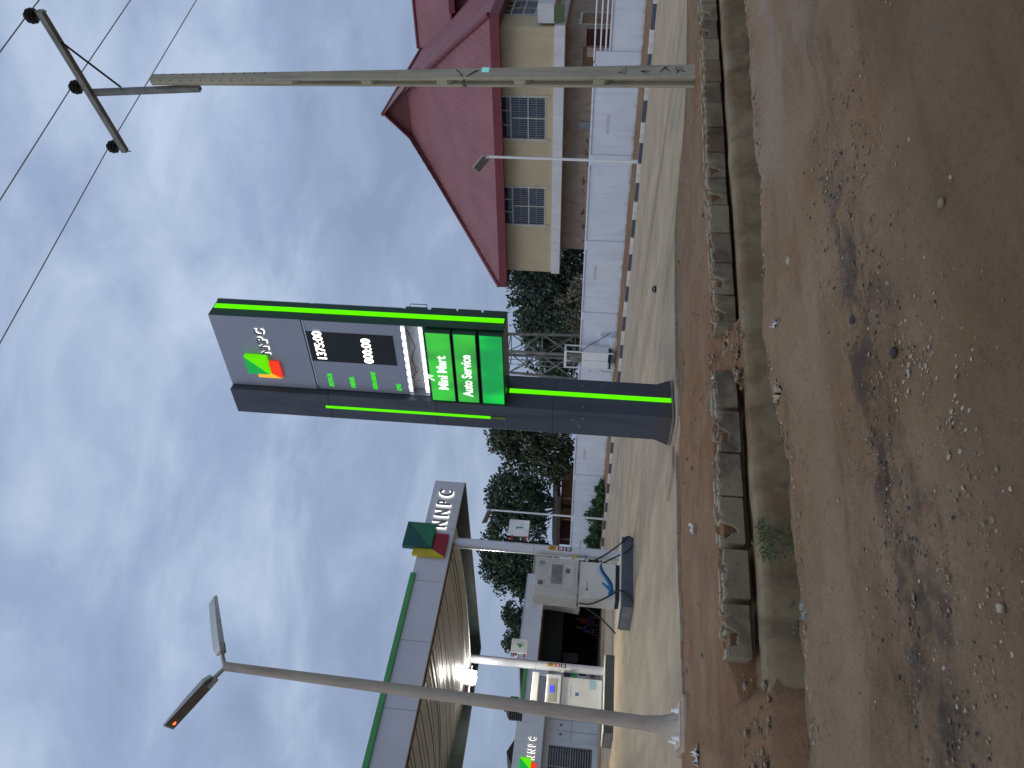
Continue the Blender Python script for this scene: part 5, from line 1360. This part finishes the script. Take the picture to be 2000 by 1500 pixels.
mb = MB(); s_ = sec(3.72, .1, 1.0, -1.04, -1.0); mb.hexa(s_, [(x, y, z + .13) for x, y, z in s_]); obj('pale_tag', mb, emis('glowing_tag', (.25, .8, .72), .35, (.3, .7, .65)), up_)  # weak glow put into the tag's colour, not a lamp
mb = MB(); rs2 = random.Random(8)
def stroke(pts):
    q = []
    for (fx, z) in pts:
        k = 1 - .47 * z / ZT; o2 = lean * (z / ZT); q.append((o2.x + .175 * k * fx, o2.y - .12 * k - .002, z))
    mb.tube(q, .006, 4)
for zc in (1.35, .95, .62, .35):
    for q in range(2):
        pts = [(rs2.uniform(-.5, .7), zc + rs2.uniform(-.1, .1)) for _ in range(4)]; stroke(pts)
tag(obj('chalk_scrawl', mb, 'screen', up_), 'faint dark hand scrawl on the shaft')
# steel head
W2L = Matrix.Rotation(-DROT, 4, 'Z') @ Matrix.Translation(-PB)
def wl_(p): return W2L @ Vector(p)
mb = MB(); c0 = wl_((5.19, 13.76, 9.2)); c1 = wl_((5.07, 13.80, 11.46))
for dx, dy, w_, h_ in ((0, 0, .10, .012), ):
    mb.hexa([(c0.x - .06, c0.y - .05, c0.z), (c0.x + .05, c0.y - .05, c0.z), (c0.x + .05, c0.y + .05, c0.z), (c0.x - .06, c0.y + .05, c0.z)], [(c1.x - .06, c1.y - .05, c1.z), (c1.x + .05, c1.y - .05, c1.z), (c1.x + .05, c1.y + .05, c1.z), (c1.x - .06, c1.y + .05, c1.z)])
obj('steel_riser', mb, 'steel_dark', up_, .006)
ca, cb2 = Vector((5.91, 12.32, 11.39)), Vector((4.30, 14.94, 11.39))
mb = MB(); dr_ = (cb2 - ca).normalized(); sd_ = Vector((-dr_.y, dr_.x, 0)) * .055; uz = Vector((0, 0, .055))
b4 = [ca - sd_ - uz, ca + sd_ - uz, ca + sd_ + uz, ca - sd_ + uz]; t4 = [cb2 - sd_ - uz, cb2 + sd_ - uz, cb2 + sd_ + uz, cb2 - sd_ + uz]
mb.hexa([wl_(p) for p in b4], [wl_(p) for p in t4]); obj('crossarm', mb, 'steel_dark', up_)
mb = MB(); mb.tube([wl_((5.60, 12.83, 11.34)), wl_((5.17, 13.75, 10.78))], .022, 6); obj('brace', mb, 'cable', up_)
for q in (ca, cb2):
    mb = MB(); mb.tube([wl_(q + Vector((0, 0, -.12))), wl_(q + Vector((0, 0, .10)))], .014, 6); obj('bolt', mb, 'steel_dark', up_)
wires = []
def lerp(a, b, t): return a + (b - a) * t
for t in (.03, .50, .965):
    q = lerp(ca, cb2, t)
    mb = MB(); l0 = wl_(q)
    prof = [(.018, 0), (.018, .08), (.10, .09), (.125, .105), (.06, .135), (.115, .145), (.135, .165), (.06, .195), (.11, .205), (.12, .225), (.05, .26), (.06, .29), (.03, .31)]
    mb.lathe([(r_ * 1.0, z_ + .04) for r_, z_ in prof], 18, l0); obj('insulator', mb, 'black_iron', up_)
    wires.append(q + Vector((0, 0, .30)))
for i, (q, lab) in enumerate(zip(wires, ('nearest overhead wire, on the insulator at the near crossarm end', 'middle overhead wire passing the centre insulator', 'farthest overhead wire, on the insulator at the far crossarm end'))):
    mb = MB(); pts = []
    wd_ = Vector((math.cos(R(32.6)), math.sin(R(32.6)), 0))
    for k in range(-24, 25):
        x = k * 1.9; pts.append(q + wd_ * x + Vector((0, 0, -.016 * abs(x) + .00028 * x * x)))
    mb.tube(pts, .012, 6); tag(obj('power_line', mb, 'wire'), lab, 'overhead wire', 'overhead wires')

def mound(lab, w, r_, h_, seed):
    mb = MB(); n_, k_ = 26, 7; vs_ = [(0, 0, h_)]
    for k in range(1, k_ + 1):
        for j in range(n_):
            t = 2 * math.pi * j / n_; rr_ = r_ * k / k_ * (1 + .25 * noise.noise(Vector((math.cos(t) * 1.5 + seed, math.sin(t) * 1.5, 0))))
            x, y = rr_ * math.cos(t), rr_ * math.sin(t)
            vs_.append((x, y, h_ * (1 - (k / k_) ** 1.5) + .018 * noise.noise(Vector((x * 9 + seed, y * 9, 2))) - (.06 if k == k_ else 0)))
    fs_ = [(0, 1 + j, 1 + (j + 1) % n_) for j in range(n_)]
    for k in range(k_ - 1): fs_ += [(1 + k * n_ + j, 1 + (k + 1) * n_ + j, 1 + (k + 1) * n_ + (j + 1) % n_, 1 + k * n_ + (j + 1) % n_) for j in range(n_)]
    mb.add(vs_, fs_, True)
    o = obj('soil_mound', mb, 'red_earth', loc=w, rotz=DROT); tag(o, kind='structure')
mound('', PB + Vector((0, 0, -.0)), .62, .12, 1.)
mound('', Vector((-4.52, 10.67, 0)) + dv * -.25 - qv * .25, .75, .075, 5.)
mound('', SIGN + Nv * -.45 - Av * .55, .65, .06, 9.)

# ------------------------------------------------------------------ litter, stones and weeds
def lump(r_, seed, sub=1, flat=.6):
    bm2 = bmesh.new(); bmesh.ops.create_icosphere(bm2, subdivisions=sub, radius=r_); rr = random.Random(seed)
    for v_ in bm2.verts: v_.co *= rr.uniform(.7, 1.25); v_.co.z *= flat
    vs_ = [tuple(v_.co) for v_ in bm2.verts]; fs_ = [tuple(x.index for x in f_.verts) for f_ in bm2.faces]; bm2.free(); return vs_, fs_
lumps = [lump(1, k) for k in range(10)]
def ground_z(s_, p_):
    a = np.array([s_]); b = np.array([p_])
    z = .055 * fbm(a * .7, b * .9, 21, 3) + .05 * fbm(a * 2.3, b * 4.2, 31, 4) * (.35 + .9 * np.exp(-((b - 3.75) / .45) ** 2)) + .022 * fbm(a * 9, b * 11, 41, 3)
    z = z - .04 * np.exp(-((b - 4.95) / .3) ** 2) + .03 * np.exp(-((b - 4.3) / .25) ** 2)
    return float(z[0])
def scatter(mb, count, fs, rmin, rmax, seed, pw=3):
    rr = random.Random(seed)
    for _ in range(count):
        s_, p_ = fs(rr); r_ = rmin + (rmax - rmin) * rr.random() ** pw; z_ = ground_z(s_, p_)
        vs_, f_ = rr.choice(lumps); th = rr.uniform(0, 6.28); c_, s2 = math.cos(th), math.sin(th)
        mb.add([(s_ + r_ * (x * c_ - y * s2), p_ + r_ * (x * s2 + y * c_), z_ + r_ * z * .8 + r_ * .1) for x, y, z in vs_], f_)
mb = MB()
scatter(mb, 2200, lambda r: (r.uniform(.2, 5.0), 3.75 + r.gauss(0, .32)), .003, .014, 1)
scatter(mb, 650, lambda r: (r.uniform(.2, 2.6), 3.15 + r.gauss(0, .28)), .003, .012, 2)
scatter(mb, 900, lambda r: (r.uniform(0, 8), r.uniform(1.5, 5.4)), .002, .012, 3, 4)
scatter(mb, 420, lambda r: ((lambda s: (s, float(np.interp(s, NEAR_S, NEAR_P)) - abs(r.gauss(0, .06))))(r.uniform(.2, 11))), .005, .026, 4)
tag(obj('gravel', mb, 'stone', rotz=DROT), kind='stuff')
mb = MB()
scatter(mb, 500, lambda r: (r.uniform(.2, 5.0), 3.45 + r.gauss(0, .5)), .003, .013, 5)
scatter(mb, 260, lambda r: ((lambda s: (s, float(np.interp(s, NEAR_S, NEAR_P)) - abs(r.gauss(0, .05))))(r.uniform(.2, 11))), .004, .02, 6)
tag(obj('pale_grit', mb, 'stone_pale', rotz=DROT), kind='stuff')
mb = MB()
scatter(mb, 900, lambda r: (r.uniform(.3, 4.6), 3.7 + r.gauss(0, .26)), .003, .014, 11)
tag(obj('cinders', mb, 'stone_dark', rotz=DROT), kind='stuff')
def rz_verge(s_, p_): return .02
mb = MB(); rr = random.Random(31)
for _ in range(420):
    if rr.random() < .45: s_, p_ = 5.6 + rr.gauss(0, .45), rr.uniform(8.1, 8.9)
    else: s_, p_ = rr.uniform(.4, 12), rr.uniform(8.2, 11.5)
    r_ = .006 + .035 * rr.random() ** 4; vs_, f_ = rr.choice(lumps)
    mb.add([(s_ + r_ * x, p_ + r_ * y, .035 + r_ * z) for x, y, z in vs_], f_)
for _ in range(130):
    s_ = rr.choice((5.6, 1.1)) + rr.gauss(0, .35); p_ = rr.uniform(7.6, 8.1); r_ = .015 + .05 * rr.random() ** 3; vs_, f_ = rr.choice(lumps)
    mb.add([(s_ + r_ * x, p_ + r_ * y, -.215 + (p_ - 7.6) * .3 + r_ * z) for x, y, z in vs_], f_)
tag(obj('rubble', mb, 'stone', rotz=DROT), kind='stuff')
# single stones worth naming
for i, (s_, p_, r_, m_, lab) in enumerate(((4.53, 5.02, .035, 'mortar', 'pale stone alone on the smooth dirt at the far right'), (2.86, 2.72, .024, 'stone', 'pale stone low on the right of the dirt'), (1.35, 2.95, .016, 'stone', 'pale pebble among the grit below the sooty rut'), (1.02, 3.02, .02, 'mortar', 'larger pale pebble among the grit near the left'), (3.1, 3.95, .035, 'stone_dark', 'black cinder lump at the head of the sooty rut'), (2.5, 3.45, .03, 'stone_dark', 'round dark lump beside the chalky smear'))):
    mb = MB(); vs_, f_ = lump(r_, 50 + i, 2, .7); mb.add(vs_, f_, True); o = obj('stone', mb, m_, loc=Dp(s_, p_, ground_z(s_, p_) + r_ * .2), rotz=DROT); tag(o, lab, 'stone', 'loose stones on the dirt')
def crumple(name, lab, w, size, m, seed, cat='litter', st=(1, 1)):
    n_ = 7; rr = random.Random(seed); mb = MB()
    vs_ = [((i / n_ - .5) * size * st[0] + rr.uniform(-.1, .1) * size, (j / n_ - .5) * size * st[1] + rr.uniform(-.1, .1) * size, abs(rr.gauss(0, .16)) * size) for i in range(n_ + 1) for j in range(n_ + 1)]
    mb.add(vs_, [(i * (n_ + 1) + j, (i + 1) * (n_ + 1) + j, (i + 1) * (n_ + 1) + j + 1, i * (n_ + 1) + j + 1) for i in range(n_) for j in range(n_)], True)
    o = obj(name, mb, m, loc=w, rotz=rr.uniform(0, 3)); sd2 = o.modifiers.new('thick', 'SOLIDIFY'); sd2.thickness = .003
    return tag(o, lab, cat, 'litter')
crumple('paper_scrap', 'white paper scrap on the red verge behind the tall blocks', Vector((-1.84, 10.77, .05)), .16, 'litter_white', 1, st=(1, .45))
crumple('paper_scrap', 'white paper scrap near the left lamp footing', Vector((-4.29, 9.38, .03)), .19, 'litter_white', 2)
crumple('plastic_bag', 'blue grey plastic bag caught on the near lip of the drain', Dp(1.72, 5.46, .0), .12, 'litter_blue', 3)
crumple('plastic_bag', 'dark plastic bag hanging over the near lip of the drain', Dp(2.55, 5.56, -.08), .15, 'navy', 4)
crumple('paper_scrap', 'thin white strip of litter on the dirt near the drain lip', Dp(4.15, 5.4, .03), .12, 'litter_white', 5, st=(1.3, .2))
crumple('paper_scrap', 'torn pale paper in the sooty rut', Dp(1.25, 3.72, .0), .06, 'mortar', 6, st=(1, .4))
crumple('paper_scrap', 'pale litter on the earth spill between the blocks', Dp(5.35, 8.2, .03), .13, 'litter_white', 7, st=(1, .4))
crumple('paper_scrap', 'bluish litter at the left end of the earth spill', Dp(5.1, 8.35, .04), .14, 'litter_blue', 8)
crumple('cloth_scrap', 'crushed pale scrap on the near lip of the drain', Dp(3.55, 5.55, .02), .16, 'mortar', 9)
sp_ = thing('slipper', 'black slipper lying alone on the grey forecourt', 'slipper', (2.64, 19.88, .05), R(75))
mb = MB(); out = [(.13 * math.cos(t) * (1 if math.cos(t) > 0 else 1.05), (.045 + .01 * math.cos(t)) * math.sin(t)) for t in [k * math.pi / 9 for k in range(18)]]
mb.prism([(x * 1.6, y * 1.9, 0) for x, y in out], (0, 0, .035)); obj('sole', mb, 'black', sp_)
mb = MB(); mb.tube([(.02, -.07, .03), (.05, -.05, .065), (.06, 0, .08), (.05, .05, .065), (.02, .07, .03)], .02, 6); obj('strap', mb, 'black', sp_)
# chalky smears trodden into the dirt: thin broken plaster crumbs
mb = MB(); rr = random.Random(77)
for cx, cy, n_, sp2 in ((2.32, 3.30, 60, .09), (2.0, 3.16, 35, .10), (1.85, 3.0, 30, .08), (3.75, 4.3, 50, .12)):
    for _ in range(n_):
        s_ = cx + rr.gauss(0, sp2 * 1.3); p_ = cy + rr.gauss(0, sp2); r_ = .003 + .010 * rr.random() ** 2; vs_, f_ = rr.choice(lumps); z_ = ground_z(s_, p_)
        mb.add([(s_ + r_ * x, p_ + r_ * y * 1.6, z_ + r_ * z * .4 + .002) for x, y, z in vs_], f_)
tag(obj('plaster_crumbs', mb, 'mortar', rotz=DROT), kind='stuff')
# weeds
def weed(lab, s_, p_, z_, w, h, n_, seed, m='leaf_weed', size=.035):
    cl = []; r = random.Random(seed)
    for _ in range(n_): q = r.random(); cl.append((r.uniform(-w, w) * (1.1 - .5 * q), r.uniform(-.05, .06) + .1 * q, .03 + q * h, r.uniform(.05, .10), r.uniform(.04, .08)))
    shrub('weed', lab, Dp(s_, p_, z_), 0, DROT, cl, size, 4200, m, seed, 'weed', 'weeds growing in the drain', False)
weed('largest patch of leafy weeds on the far wall of the drain', 3.0, 7.34, -1.0, .30, .80, 95, 61, size=.013)
weed('sparse weed on the far drain wall left of the largest patch', 2.25, 7.36, -.98, .24, .5, 16, 62, size=.012)
for i, (s_, lab) in enumerate(((1.55, 'grass tuft on the near drain lip by the blue bag'), (1.25, 'grass tuft on the near drain lip, farthest left'), (2.42, 'grass tuft on the near drain lip below the dark bag'), (3.25, 'small grass tuft on the near drain lip in the middle'), (5.05, 'grass tuft on the near drain lip opposite the earth spill'), (6.6, 'grass tuft on the near drain lip, right part'))):
    t = thing('grass_tuft', lab, 'grass', Dp(s_, float(np.interp(s_, NEAR_S, NEAR_P)) + .06, -.16), DROT, 'grass tufts on the drain lip'); mb = MB(); r = random.Random(90 + i)
    for _ in range(150 if i < 3 else 90):
        x, y = r.gauss(0, .13), r.gauss(0, .025); h_ = r.uniform(.06, .18); dx, dy = r.uniform(-.05, .05), r.uniform(-.02, .09)
        mb.add([(x - .004, y, 0), (x + .004, y, 0), (x + dx * .5 + .003, y + dy * .5, h_ * .6), (x + dx, y + dy, h_), (x + dx * .5 - .003, y + dy * .5, h_ * .6)], [(0, 1, 2, 3, 4)])
    obj('blades', mb, 'grass', t)
